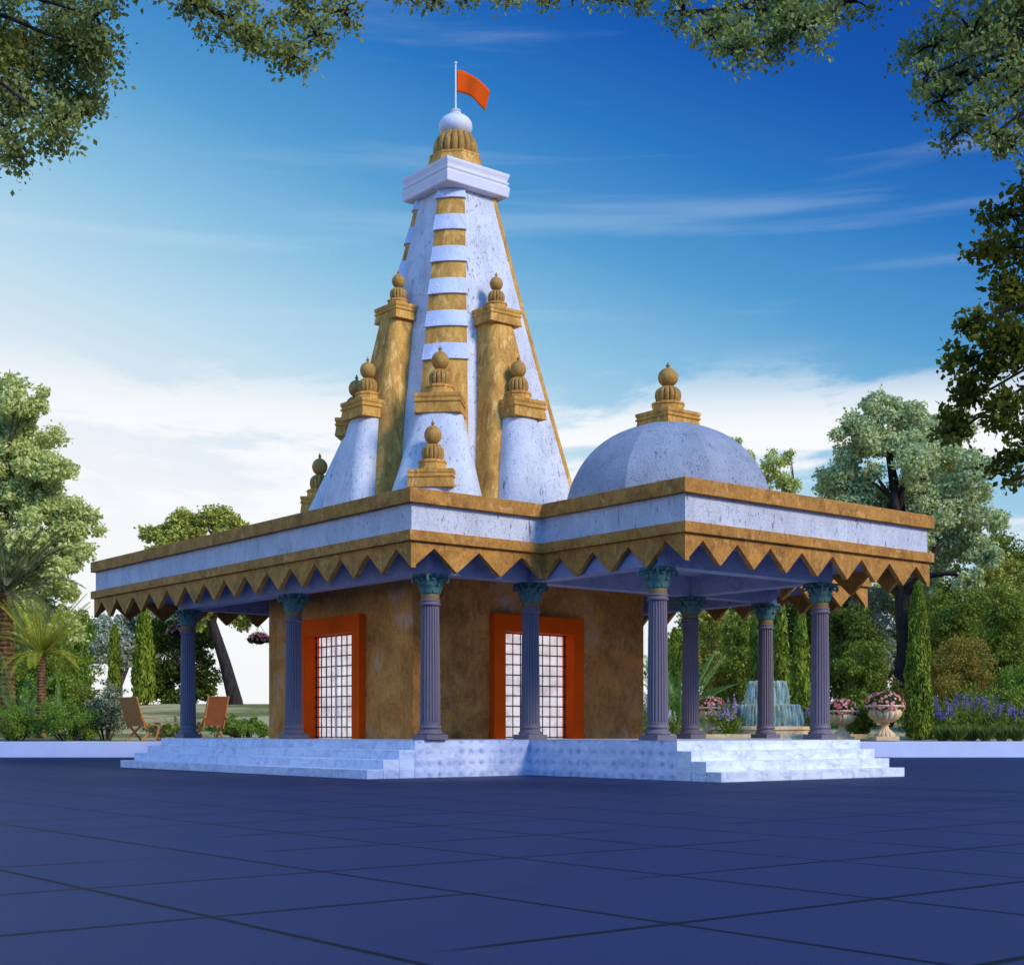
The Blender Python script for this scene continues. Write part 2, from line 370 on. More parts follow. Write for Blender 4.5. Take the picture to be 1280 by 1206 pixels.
# ------------------------------------------------------------------ temple (local x = v, local y = u)
T = empty('temple', (X0, Y0, 0), yaw)
tag(T, 'white and golden shrine with tapering tower, dome, zigzag eaves and fluted columns on marble steps', 'temple')
TR, RS, H = .34, .17, .68
L_, V1, U2, V3, VE = 10.58, 2.68, -3.93, 7.67, 10.34
plat = [(0, 0), (V1, 0), (V1, U2), (V3, U2), (V3, 0), (VE, 0), (VE, L_), (0, L_)]
MB().prism(plat, 0, H).build('platform', M['marble_face'], T, bevel=.012, smooth=0)
MB().prism([(x + (.012 if x < 5 else -.012) * 0, y) for x, y in plat], H + .004, H + .008).build('platform_top', M['marble_step_r'], T, smooth=0)
st = empty('stairs', parent=T)
for kx in (1, 2, 3):
    MB().box(-TR * kx, -TR * (kx - 1) - .002, 0.003, L_, 0, H - RS * kx).build('step', M['marble_step'], st, bevel=.01)
st = empty('stairs', parent=T)
for kx in (1, 2, 3):
    MB().box(V1 + .003, V3, U2 - TR * kx, U2 - TR * (kx - 1) - .002, 0, H - RS * kx).build('step', M['marble_step_r'], st, bevel=.01)
# risers of the topmost step in step marble, set just proud of the platform block
MB().box(-.004, .0, .003, L_, H - RS + .002, H).build('riser', M['marble_step'], T, smooth=0)
MB().box(V1 + .003, V3, U2 - .004, U2, H - RS + .002, H).build('riser', M['marble_step_r'], T, smooth=0)

# cell walls
UW, VW, VR, UB = 2.23, 1.5, 7.87, 8.06
ZC = 4.0
def wall_with_door(axis, face, a0, a1, d0, d1, dz):
    """upright panel with a doorway; axis 0: wall spans x at y=face, axis 1: wall spans y at x=face"""
    poly = [(a0, H), (d0, H), (d0, dz), (d1, dz), (d1, H), (a1, H), (a1, ZC), (a0, ZC)]
    mp = (lambda a, z, d: (a, face + d, z)) if axis == 0 else (lambda a, z, d: (face + d, a, z))
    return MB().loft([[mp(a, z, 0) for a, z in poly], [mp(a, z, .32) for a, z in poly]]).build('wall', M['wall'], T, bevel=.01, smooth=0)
wall_with_door(0, UW, VW, VR, 3.66, 5.70, 3.02)
wall_with_door(1, VW, UW + .323, UB - .323, 4.18, 6.26, 3.02)
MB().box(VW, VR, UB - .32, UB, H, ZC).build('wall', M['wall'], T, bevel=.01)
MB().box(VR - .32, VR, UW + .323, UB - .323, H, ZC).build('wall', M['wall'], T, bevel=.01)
def door(axis, face, d0, d1, dz, nbar, nrow, centre):
    D = empty('door', parent=T)
    mp = (lambda a, z, d: (a, face + d, z)) if axis == 0 else (lambda a, z, d: (face + d, a, z))
    fw = .30
    poly = [(d0 - fw, H + .01), (d0, H + .01), (d0, dz), (d1, dz), (d1, H + .01), (d1 + fw, H + .01), (d1 + fw, dz + .36), (d0 - fw, dz + .36)]
    MB().loft([[mp(a, z, -.16) for a, z in poly], [mp(a, z, .30) for a, z in
              [(d0 - fw, H + .01), (d0, H + .01), (d0, dz), (d1, dz), (d1, H + .01), (d1 + fw, H + .01), (d1 + fw, dz + .36), (d0 - fw, dz + .36)]]]).build('frame', M['orange'], D, bevel=.012, smooth=0)
    g = MB()
    for i in range(nbar + 1):
        a = d0 + .015 + (d1 - d0 - .03) * i / nbar
        g.bar(mp(a, H + .02, .14), mp(a, dz - .01, .14), .022, .022, mp(0, 0, 1) if False else (1, 1, 0))
    for j in range(nrow + 1):
        z = H + .04 + (dz - H - .06) * j / nrow
        g.bar(mp(d0 + .002, z, .115), mp(d1 - .002, z, .115), .022, .026)
    g.build('grille', M['iron'], D)
    if centre:
        a = d0 + (d1 - d0) * .53
        MB().bar(mp(a, H + .02, .09), mp(a, dz - .01, .09), .03, .03, (1, 1, 0)).build('door_stile', M['white'], D)
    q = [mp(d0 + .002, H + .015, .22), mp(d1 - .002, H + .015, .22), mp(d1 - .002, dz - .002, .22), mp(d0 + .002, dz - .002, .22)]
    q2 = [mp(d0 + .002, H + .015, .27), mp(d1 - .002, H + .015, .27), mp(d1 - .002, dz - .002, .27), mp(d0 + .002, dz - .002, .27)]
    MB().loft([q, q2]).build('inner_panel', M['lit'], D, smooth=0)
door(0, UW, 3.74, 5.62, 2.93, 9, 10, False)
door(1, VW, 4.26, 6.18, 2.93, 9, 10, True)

# columns
def make_column():
    c = empty('column', parent=T)
    z = H + .008
    b = MB(); b.box(-.235, .235, -.235, .235, z, z + .095)
    b.lathe([(.225, z + .097), (.235, z + .12), (.225, z + .145), (.20, z + .16), (.185, z + .19), (.195, z + .205), (.21, z + .225), (.205, z + .25), (.185, z + .27), (.19, z + .285), (.19, z + .31)], 40)
    b.build('base', M['column'], c, bevel=.006)
    zs = z + .31; nfl = 20; n = nfl * 6; sh = MB(); rings = []
    for q in np.linspace(0, 1, 9):
        r = .186 - .024 * q ** 1.3; ring = []
        for i in range(n):
            ph = (i % 6) / 6; dip = (0, 0, .55, 1, .55, 0)[i % 6] * .02
            a = 2 * math.pi * i / n; ring.append(((r - dip) * math.cos(a), (r - dip) * math.sin(a), zs + 2.13 * q))
        rings.append(ring)
    sh.loft(rings); zt = zs + 2.13
    sh.build('shaft', M['column'], c, smooth=50)
    MB().lathe([(.165, zt + .001), (.19, zt + .015), (.195, zt + .04), (.175, zt + .055), (.172, zt + .075), (.185, zt + .09), (.185, zt + .11), (.165, zt + .125)], 40).build('collar', M['column'], c)
    MB().lathe([(.163, zt + .126), (.168, zt + .17), (.166, zt + .215)], 40).build('neck', M['neck'], c)
    zc = zt + .216; cp = MB(); hh = 3.717 - zc
    cp.lathe([(.17, zc), (.185, zc + .02), (.175, zc + .04), (.18, zc + hh * .5), (.215, zc + hh * .75), (.27, zc + hh * .86)], 48, lobes=16, amp=.10)
    # acanthus leaves, two rows, then scrolls under a concave abacus
    for row, (nl, z0, h, rr, w) in enumerate(((8, zc + .02, hh * .42, .185, .075), (8, zc + .06, hh * .62, .19, .085))):
        for i in range(nl):
            a = 2 * math.pi * (i + .5 * row) / nl; ca, sa = math.cos(a), math.sin(a); vs = []; 
            prof = [(0, 0, .8), (.012, .35, 1), (.03, .7, .9), (.065, .95, .7), (.085, .93, .4), (.088, .84, .2)]
            for (o, q, ww) in prof:
                for sgn, dep in ((-1, -.012), (0, .012), (1, -.012)):
                    r = rr + o + dep * ww; tt = sgn * w * ww
                    vs.append((r * ca - tt * sa, r * sa + tt * ca, z0 + q * h))
            fs = []
            for r_ in range(len(prof) - 1):
                for q in (0, 1): fs.append((r_ * 3 + q, r_ * 3 + q + 1, r_ * 3 + q + 4, r_ * 3 + q + 3))
            cp.add(vs, fs)
    for i in range(4):
        a = math.pi / 4 + i * math.pi / 2; d = Vector((math.cos(a), math.sin(a), 0)); s_ = Vector((-d.y, d.x, 0))
        cen = d * .285 + Vector((0, 0, zc + hh * .73)); pts = []
        rad = []
        for q in range(15):
            ang = -1.2 + q * .55; rr = .062 * (1 - q / 17)
            pts.append(cen + d * (math.cos(ang) * rr) + Vector((0, 0, math.sin(ang) * rr))); rad.append(.026 - q * .0007)
        cp.tube(pts, rad, 6)
        cp.tube([d * .19 + Vector((0, 0, zc + hh * .4)), d * .225 + Vector((0, 0, zc + hh * .65)), d * .27 + Vector((0, 0, zc + hh * .84)), d * .31 + Vector((0, 0, zc + hh * .83))], [.02, .024, .026, .024], 6)
        m_ = Vector((math.cos(a + math.pi / 4), math.sin(a + math.pi / 4), 0))
        cp.lathe([(.0, zc + hh * .84), (.035, zc + hh * .86), (.035, zc + hh * .97), (.0, zc + hh * .99)], 10, (m_.x * .235, m_.y * .235))
    ab = []
    for i in range(4):
        a0 = math.pi / 4 + i * math.pi / 2; a1 = a0 + math.pi / 2
        p0 = Vector((math.cos(a0), math.sin(a0))) * .35; p1 = Vector((math.cos(a1), math.sin(a1))) * .35
        ms = (p0 + p1).normalized()
        for q in (.06, .2, .35, .5, .65, .8, .94):
            p = p0.lerp(p1, q) - ms * .045 * math.sin(math.pi * q); ab.append((p.x, p.y))
    cp.prism(ab, zc + hh * .87, zc + hh)
    cp.build('capital', M['capital'], c, smooth=45)
    return c
cols = [(.45, .16), (.45, 5.10), (.45, 10.07), (2.94, .30), (7.39, .30), (9.81, .30), (2.95, -3.20), (7.38, -3.20)]
proto = make_column()
for i, (x, y) in enumerate(cols):
    c = proto if i == 0 else copy_tree(proto, T)
    c.location = (x, y, 0)

# beams and ceiling under the roof
ZB0, ZB1 = 3.718, 4.20
def beam(x0, x1, y0, y1, e=0.0): MB().box(x0, x1, y0, y1, ZB0 + e, ZB1 - .003).build('beam', M['beam'], T, bevel=.006)
beam(.45 - .17, .45 + .17, -.03, 10.27)
beam(.622, 10.0, .13, .47, .003); beam(.622, 10.0, 9.9, 10.24, .003)
beam(9.66, 10.0, .473, 9.897, .006)
beam(2.78, 3.12, -3.37, .127, .006); beam(7.21, 7.55, -3.37, .127, .006)
beam(3.123, 7.207, -3.37, -3.03, .009)
# ---------------------------------------------------------------- roof: lower band, frieze, coping, deck, zigzag valance
UR0, UR1, VR0, VR1 = -.509, 13.74, -.46, 12.6
PU, PV0, PV1 = -4.25, 2.557, 9.63
roof_poly = [(VR0, UR0), (PV0, UR0), (PV0, PU), (PV1, PU), (PV1, UR0), (VR1, UR0), (VR1, UR1), (VR0, UR1)]
def inset(poly, d):
    n = len(poly); out = []
    for i in range(n):
        p, c, q = Vector(poly[i - 1]), Vector(poly[i]), Vector(poly[(i + 1) % n])
        e1 = (c - p).normalized(); e2 = (q - c).normalized()
        n1 = Vector((-e1.y, e1.x)); n2 = Vector((-e2.y, e2.x))
        out.append(tuple(c + n1 * d + n2 * d))
    return out
area = sum(roof_poly[i - 1][0] * roof_poly[i][1] - roof_poly[i][0] * roof_poly[i - 1][1] for i in range(len(roof_poly)))
SG = 1 if area > 0 else -1
RF = empty('roof', parent=T)
MB().prism(roof_poly, 4.20, 4.39).build('cornice', M['travertine'], RF, bevel=.012, smooth=0)
MB().prism(inset(roof_poly, .10 * SG), 4.391, 4.869).build('frieze', M['frieze'], RF, smooth=0)
MB().prism(roof_poly, 4.87, 5.13).build('coping', M['travertine'], RF, bevel=.012, smooth=0)
MB().prism(inset(roof_poly, .30 * SG), 4.14, 4.198).build('ceiling', M['beam'], RF, smooth=0)
ip = inset(roof_poly, .07 * SG)
def valance(p, q, ntooth, trim0, trim1):
    p = Vector(p); q = Vector(q); d = (q - p).normalized(); nrm = Vector((-d.y, d.x)) * SG; L = (q - p).length
    sw = L / ntooth; prof = []
    zt, zv, zp = 4.197, 4.10, 3.70
    prof.append((trim0, zt)); prof.append((trim0, zp + .03 if trim0 == 0 else zp + (zv - zp) * trim0 * 2 / sw))
    for i in range(ntooth):
        prof.append((sw * (i + .5), zv))
        if i < ntooth - 1: prof.append((sw * (i + 1) - .012, zp)); prof.append((sw * (i + 1) + .012, zp))
    prof.append((L - trim1, zp + .03 if trim1 == 0 else zp + (zv - zp) * trim1 * 2 / sw)); prof.append((L - trim1, zt))
    a = [tuple(p + d * s_) + (z,) for s_, z in prof]; b = [tuple(p + d * s_ + nrm * .10) + (z,) for s_, z in prof]
    MB().loft([a, b]).build('valance', M['travertine'], RF, smooth=0)
counts = [3, 4, 8, 4, 3, 15, 14, 15]
n = len(ip)
for i in range(n):
    p, q = ip[i], ip[(i + 1) % n]
    L = (Vector(q) - Vector(p)).length
    k_ = max(2, round(L / .93)) if counts[i] is None else counts[i]
    if i in (0,): p = p
    e = .102 if i % 2 == 0 else 0.0
    # convex corners butt: the even sides stop short of the odd sides
    valance(p, q, max(2, round(L / .92)), .102 if i in (2, 6) else (.102 if i in (0,) else 0.0), .102 if i in (2, 6) else (.102 if i == 4 else 0.0))

# ---------------------------------------------------------------- tower
UC, VC = 5.1, 4.68
ZR, ZTOP = 5.13, 13.02
def ww(z): return .68 + .192 * (12.9 - z) + .006 * (z - 5.1) * (z - 12.9) * 0.35
TW = empty('tower', parent=T)
zz = list(np.linspace(ZR, ZTOP, 14))
def cham(z, full, west=False): return (.40 + .064 * (12.9 - z)) * (.42 if west else 1.0) if full else .10
corners = {'front': (-1, -1), 'west': (-1, 1), 'east': (1, -1), 'back': (1, 1)}
FULLC = ('front', 'west')
# spire with its corners cut off; the cut corners carry the ribs
rings = []
for z in zz:
    w = ww(z); cf, ct, cw = cham(z, True), .10, cham(z, True, True)
    rings.append([(VC - w, UC - w + cf, z), (VC - w + cf, UC - w, z), (VC + w - ct, UC - w, z), (VC + w, UC - w + ct, z),
                  (VC + w, UC + w - ct, z), (VC + w - ct, UC + w, z), (VC - w + cw, UC + w, z), (VC - w, UC + w - cw, z)])
MB().loft(rings).build('spire', M['plaster'], TW, smooth=30)
def rib_ring(sx_, sy_, z, c, off, bulge, back=.12):
    """arc across a cut corner at height z"""
    w = ww(z); p0 = Vector((VC + sx_ * w, UC + sy_ * (w - c))); p1 = Vector((VC + sx_ * (w - c), UC + sy_ * w))
    d = Vector((sx_, sy_)).normalized(); tn = (p1 - p0).normalized(); ring = []
    p0 = p0 - tn * off * .7; p1 = p1 + tn * off * .7
    for i in range(13):
        q = i / 12; p = p0.lerp(p1, q) + d * (off + bulge * (1 - (2 * q - 1) ** 2)); ring.append((p.x, p.y, z))
    for p in (p1 - d * back, p0 - d * back): ring.append((p.x, p.y, z))
    return ring
for nm, (sx_, sy_) in corners.items():
    full = nm in FULLC
    MB().loft([rib_ring(sx_, sy_, z, cham(z, full, nm == 'west'), .03, .13 * cham(z, full) + .02) for z in zz]).build('corner_rib', M['gold'], TW, smooth=60)
    if full:
        for k_ in range(6):
            z0 = 8.93 + .765 * k_
            MB().loft([rib_ring(sx_, sy_, z0 + .38 * q, cham(z0 + .38 * q, True, nm == 'west'), o, .13 * cham(z0, True) + .02)
                       for q, o in ((0, .05), (.03, .075), (.35, .062), (.7, .052), (1.0, .045))]).build('belt', M['belt'], TW, smooth=50)
# capital slab of the spire
prof = [(.80, 12.98), (.84, 13.0), (.86, 13.02), (.885, 13.22), (.875, 13.235), (.845, 13.24), (.85, 13.27), (.87, 13.30), (.875, 13.33), (.85, 13.34), (.84, 13.36), (.85, 13.40), (.875, 13.47), (.88, 13.50), (.88, 13.53)]
mb = MB(); mb.loft([[(VC - w, UC - w, z), (VC + w, UC - w, z), (VC + w, UC + w, z), (VC - w, UC + w, z)] for w, z in prof])
mb.build('cap_slab', M['slab'], TW, smooth=0)

def pinnacle(x, y, z0, rot, wx, wy, ph, r, parent=T, vs=1.0):
    """square stepped pedestal, octagon tier, ribbed bell, round pot with a tip"""
    P = empty('pinnacle', (x, y, z0), rot, parent)
    def sq(f, z): return [(-wx * f, -wy * f, z), (wx * f, -wy * f, z), (wx * f, wy * f, z), (-wx * f, wy * f, z)]
    MB().loft([sq(f, ph * z) for f, z in ((.95, 0), (1.0, .02), (.94, .50), (.95, .54), (1.0, .58), (1.0, .66), (.955, .69), (.955, .76), (.99, .82), (1.0, .86), (1.0, 1.0))]).build('pedestal', M['gold'], P, smooth=0)
    z = ph; h = r * vs
    o8 = lambda rr, q: (rr / math.cos(math.pi / 8), q)
    MB().lathe([o8(r * 1.36, z + .001), o8(r * 1.36, z + h * .12), o8(r * 1.22, z + h * .22), o8(r * 1.2, z + h * .55), o8(r * 1.28, z + h * .62), o8(r * 1.28, z + h * .74), o8(r * 1.05, z + h * .86)], 8, rot=math.pi / 8).build('tier', M['gold'], P, smooth=0)
    z += h * .861; bp = []
    for q in np.linspace(0, 1, 9):
        bp.append((r * (.90 + .14 * math.sin(math.pi * min(1, q * 1.15)) - .30 * max(0, q - .72) / .28 * max(0, q - .72) / .28 - .05 * (q > .99)), z + h * 1.28 * q))
    MB().lathe(bp, 14 * 8, lobes=14, amp=.16).build('ribbed_bell', M['gold_dark'], P, smooth=50)
    z += h * 1.281; rb = r * .80; pr = [(r * .5, z)]
    for q in np.linspace(.12, .96, 12):
        a = -math.pi / 2 + q * math.pi; pr.append((rb * math.cos(a), z + h * .752 + h * .76 * math.sin(a)))
    zt = pr[-1][1]
    pr += [(r * .13, zt + h * .06), (r * .13, zt + h * .14), (r * .19, zt + h * .18), (r * .17, zt + h * .24), (r * .09, zt + h * .28), (r * .07, zt + h * .40), (r * .02, zt + h * .50)]
    MB().lathe(pr, 28).build('pot', M['gold_dark'], P, smooth=50)
    return P

# corner turrets at the front and western corners, one small kiosk in front of each
for nm in ('front', 'west'):
    sx_, sy_ = corners[nm]; d = Vector((sx_, sy_)).normalized()
    rot = math.atan2(d.y, d.x) + math.pi / 2
    rings = []
    for z in np.linspace(ZR, 7.56, 7):
        w = ww(z); r = .50 + .255 * (7.56 - z); dep = .36 + .17 * (7.56 - z); cx, cy = VC + sx_ * (w - .10), UC + sy_ * (w - .10)
        ring = []
        for a in np.linspace(0, 2 * math.pi, 41)[:-1]:          # rounded oblong standing across the diagonal
            ca, sa = math.cos(a), math.sin(a); k_ = .35 + .65 * (abs(ca) ** 4 + abs(sa) ** 4) ** (-1 / 4)
            p = Vector((cx, cy)) + d * (dep * k_ * sa) + Vector((-d.y, d.x)) * (r * k_ * ca); ring.append((p.x, p.y, z))
        rings.append(ring)
    MB().loft(rings).build('corner_turret', M['plaster'], TW, smooth=60)
    w = ww(7.75); c_ = Vector((VC + sx_ * (w - .10), UC + sy_ * (w - .10))) + d * (.05 if nm == 'front' else .13)
    pinnacle(c_.x, c_.y, 7.561, rot, .50, .40, .42, .235, vs=1.12)
    w = ww(6.0); c_ = Vector((VC + sx_ * w, UC + sy_ * w)) + d * .36
    pinnacle(c_.x, c_.y, 5.84, rot, .48, .34, .37, .225, vs=1.15)
    rings = []
    for z in (ZR, 5.5, 5.839):
        r = .40 + .3 * (5.84 - z); ring = []
        for a in np.linspace(0, 2 * math.pi, 33)[:-1]:
            p = c_ + d * (r * .75 * math.sin(a)) + Vector((-d.y, d.x)) * (r * math.cos(a)); ring.append((p.x, p.y, z))
        rings.append(ring)
    MB().loft(rings).build('kiosk_foot', M['plaster'], TW, smooth=60)

FACEP = {(0, -1): (.07, .07, 0, 0), (-1, 0): (.06, .02, .30, .24)}      # golden and white pylon: extra depth, then shift along the face
def pylon(nx_, ny_, zs, hs, ps, mat, rad, extra, shift):
    n_ = Vector((nx_, ny_)); t_ = Vector((-ny_, nx_)); rings = []
    for z, h, p in zip(zs, hs, ps):
        p += extra
        base = Vector((VC, UC + shift)) + n_ * ww(z); pts = [(-h, -.25)]; rr = min(rad, p * .8, h * .8)
        for a in np.linspace(math.pi, math.pi / 2, 6): pts.append((-h + rr + rr * math.cos(a), p - rr + rr * math.sin(a)))
        for a in np.linspace(math.pi / 2, 0, 6): pts.append((h - rr + rr * math.cos(a), p - rr + rr * math.sin(a)))
        pts.append((h, -.25))
        rings.append([tuple(base + t_ * a + n_ * b) + (z,) for a, b in pts])
    MB().loft(rings).build('buttress', mat, TW, smooth=40)
for (nx_, ny_) in ((0, -1), (-1, 0)):
    up, upw = (.23, .12) if nx_ else (0.0, 0.0)
    zg = [ZR, 6.5, 8.0, 9.76 + up]; pylon(nx_, ny_, zg, [1.14, .86, .60, .35], [.50, .50, .50, .48], M['gold'], .22, FACEP[nx_, ny_][0], FACEP[nx_, ny_][2])
    zw = [ZR, 6.0, 6.8, 7.56 + upw]; pylon(nx_, ny_, zw, [.92, .76, .58, .41], [1.0, .98, .95, .90], M['plaster'], .30, FACEP[nx_, ny_][1], FACEP[nx_, ny_][3])
    rot = math.atan2(ny_, nx_) + math.pi / 2
    c_ = Vector((VC, UC + FACEP[nx_, ny_][2])) + Vector((nx_, ny_)) * (ww(9.95) + .22 + FACEP[nx_, ny_][0] - (.12 if nx_ else 0)); pinnacle(c_.x, c_.y, 9.761 + up, rot, 0.44, .36, .35, .185, vs=1.12)
    c_ = Vector((VC, UC + FACEP[nx_, ny_][3])) + Vector((nx_, ny_)) * (ww(7.75) + .57 + FACEP[nx_, ny_][1]); pinnacle(c_.x, c_.y, 7.561 + upw, rot, .45, .43, .40, .215, vs=1.14)

# crowning pot with its ribbed bell
K = empty('crown_pinnacle', (VC, UC, 0), 0, T)
o8 = lambda rr, q: (rr / math.cos(math.pi / 8), q)
MB().lathe([o8(.66, 13.531), o8(.66, 13.58), o8(.60, 13.76), o8(.56, 13.88), o8(.57, 13.90), o8(.57, 13.94), o8(.50, 13.96)], 8, rot=math.pi / 8).build('flared_base', M['gold'], K, smooth=0)
MB().lathe([(.47, 13.961), (.52, 14.05), (.515, 14.18), (.47, 14.33), (.39, 14.45), (.30, 14.50)], 18 * 8, lobes=18, amp=.12).build('ribbed_bell', M['gold_dark'], K, smooth=50)
pr = [(.28, 14.501)]
for q in np.linspace(.2, .93, 14):
    a = -math.pi / 2 + q * math.pi; pr.append((.385 * math.cos(a), 14.68 + .28 * math.sin(a)))
pr += [(.10, 14.955), (.13, 14.965), (.13, 14.99), (.09, 15.0), (.09, 15.02), (.12, 15.03), (.12, 15.05), (.04, 15.06)]
MB().lathe(pr, 36).build('pot', M['slab'], K, smooth=50)

# porch dome: eight-sided
DU, DV = -1.24, 5.17
pr = [(2.04, ZR)]
for q in np.linspace(0, math.pi / 2 * .93, 16): pr.append((2.04 * math.cos(q), 5.05 + 1.82 * math.sin(q)) if q > .05 else (2.04, 5.14))
rings = []
for r, z in pr:
    ring = []
    for i in range(8):
        a0 = math.pi / 8 + i * math.pi / 4; a1 = a0 + math.pi / 4
        for q in (0, .25, .5, .75):
            p0 = Vector((math.cos(a0), math.sin(a0))); p1 = Vector((math.cos(a1), math.sin(a1)))
            c_ = p0.lerp(p1, q); e = p0.lerp(p1, q).normalized(); m_ = (c_ * .45 + e * .55) * r * 1.02
            ring.append((DV + m_.x, DU + m_.y, z))
    rings.append(ring)
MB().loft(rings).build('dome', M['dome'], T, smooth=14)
pinnacle(DV, DU, 6.74, 0, .455, .455, .33, .25, vs=.98)

# ---------------------------------------------------------------- flag on the spire
fw_ = T.matrix_basis @ Vector((VC, UC, 0)); fw_ = Vector((X0 - math.sin(yaw) * UC + math.cos(yaw) * VC, Y0 + math.cos(yaw) * UC + math.sin(yaw) * VC, 0))
FL = empty('flag', (fw_.x, fw_.y, 15.06)); tag(FL, 'small orange flag flying from a thin white pole on top of the tower', 'flag')
b = MB(); b.lathe([(.019, 0), (.016, 1.04), (.014, 1.05)], 12); b.lathe([(.0, 1.045), (.03, 1.06), (.036, 1.08), (.03, 1.10), (.0, 1.115)], 12)
b.build('pole', M['white'], FL, smooth=50)
s = NT('orange_cloth'); n = s.noise(5); s.bsdf(c4(.72, .085, .003), .8, .1); M['cloth'] = s.m
vs = []; nx, nz = 22, 8
for i in range(nx + 1):
    q = i / nx
    for j in range(nz + 1):
        k_ = j / nz
        vs.append((.025 + .76 * q - .11 * k_ * q, .10 * math.sin(q * 7.0 + k_ * .8) * q + .12 * q, .93 - .36 * q ** 1.25 + .04 * math.sin(q * 5) - .52 * k_ * (1 - .14 * q)))
fs = [(i * (nz + 1) + j, (i + 1) * (nz + 1) + j, (i + 1) * (nz + 1) + j + 1, i * (nz + 1) + j + 1) for i in range(nx) for j in range(nz)]
f = MB().add(vs, fs).build('cloth', M['cloth'], FL, smooth=80); md = f.modifiers.new('thickness', 'SOLIDIFY'); md.thickness = .008

# ------------------------------------------------------------------ foliage tools
def leaf_mesh(name, cen, size, mat, parent=None, elong=1.7, axis=None, jitter=1.0, seed=0, outward=None, ow=0.6):
    """one small folded quad per leaf; cen (N,3)"""
    g = np.random.default_rng(seed); cen = np.asarray(cen, float); N = len(cen)
    d = g.normal(size=(N, 3))
    if axis is not None: d = d * jitter + np.asarray(axis, float)
    d /= np.linalg.norm(d, axis=1)[:, None] + 1e-9
    nr = g.normal(size=(N, 3))
    if outward is not None: nr = nr * (1 - ow) + outward * ow * 1.6
    w = np.cross(d, nr); w /= np.linalg.norm(w, axis=1)[:, None] + 1e-9
    up = np.cross(w, d)
    sz = size * g.uniform(.6, 1.35, size=(N, 1))
    a = cen - d * sz * .5 * elong; b = cen + d * sz * .5 * elong
    l = cen + w * sz * .5 + up * sz * .12; r = cen - w * sz * .5 + up * sz * .12
    V = np.stack([a, l, b, r], axis=1).reshape(-1, 3)
    me = bpy.data.meshes.new(name); me.vertices.add(4 * N); me.vertices.foreach_set('co', V.ravel())
    me.loops.add(4 * N); me.loops.foreach_set('vertex_index', np.arange(4 * N, dtype=np.int32))
    me.polygons.add(N); me.polygons.foreach_set('loop_start', np.arange(0, 4 * N, 4, dtype=np.int32))
    me.update(); me.validate()
    return link(name, me, mat, parent)
def blob_leaves(blobs, per_m2, seed=0, hollow=.45, squash=.8):
    """leaf centres around clumps (x,y,z,r): denser near each clump's skin, ragged edge"""
    g = np.random.default_rng(seed); out = []; nrm = []
    for (x, y, z, r) in blobs:
        N = max(6, int(per_m2 * 4 * math.pi * r * r))
        d = g.normal(size=(N, 3)); d /= np.linalg.norm(d, axis=1)[:, None]
        rad = r * (hollow + (1 - hollow) * g.random((N, 1)) ** .6) * (1 + .22 * g.normal(size=(N, 1)) * (g.random((N, 1)) < .35))
        lump = 1 + .18 * np.sin(d[:, :1] * 5 + x * 3) * np.sin(d[:, 1:2] * 6 + y) + .14 * np.sin(d[:, 2:3] * 7 + z * 2)
        p = d * rad * lump * np.array([1, 1, squash]) + np.array([x, y, z]); out.append(p); nrm.append(d)
    return np.concatenate(out), np.concatenate(nrm)
def crown_blobs(c, rad, nb, br, seed, low=-.6, shell=.55):
    g = np.random.default_rng(seed); bl = []
    while len(bl) < nb:
        d = g.normal(size=3); d /= np.linalg.norm(d)
        if d[2] < low: continue
        q = shell + (1 - shell) * g.random() ** .7
        bl.append((c[0] + d[0] * rad[0] * q, c[1] + d[1] * rad[1] * q, c[2] + d[2] * rad[2] * q, br * g.uniform(.65, 1.3)))
    return bl
def limbs(base, fork, blobs, r0, seed, n_limb=9, lean=0.0):
    g = random.Random(seed); b = MB(); base = Vector(base); fork = Vector(fork)
    mid = base.lerp(fork, .5) + Vector((g.uniform(-.1, .1), g.uniform(-.1, .1), 0)) * (fork - base).length * .3
    b.tube([base - Vector((0, 0, .3)), base + Vector((0, 0, .15)), mid, fork], [r0 * 1.35, r0 * 1.08, r0 * .85, r0 * .68], 10)
    pick = g.sample(blobs, min(n_limb, len(blobs)))
    for (x, y, z, r) in pick:
        q = Vector((x, y, z)); m1 = fork.lerp(q, .35) + Vector((g.uniform(-.1, .1), g.uniform(-.1, .1), .12)) * (q - fork).length
        m2 = fork.lerp(q, .7) + Vector((g.uniform(-.1, .1), g.uniform(-.1, .1), .08)) * (q - fork).length
        b.tube([fork - (fork - mid) * .1, m1, m2, q], [r0 * .5, r0 * .34, r0 * .2, r0 * .07], 7)
        for _ in range(3):
            e = q + Vector((g.uniform(-1, 1), g.uniform(-1, 1), g.uniform(-.5, .8))) * r
            b.tube([m2, m2.lerp(e, .5) + Vector((0, 0, .05)), e], [r0 * .15, r0 * .09, r0 * .03], 5)
    return b
def tree(name, label, base, fork, blobs, leaf, per, mat, bark, r0, seed, group=None, nl=9, elong=1.7, squash=.8, cat='tree'):
    E_ = empty(name, base); tag(E_, label, cat, group)
    bm_ = limbs(base, fork, blobs, r0, seed, nl); b0 = Vector(base)
    bm_.v = [tuple(Vector(p) - b0) for p in bm_.v]
    bm_.build('trunk', bark, E_, smooth=60)
    c, nn = blob_leaves(blobs, per, seed, squash=squash)
    leaf_mesh('crown', c - np.array(base), leaf, mat, E_, elong, seed=seed, outward=nn, ow=.45)
    return E_

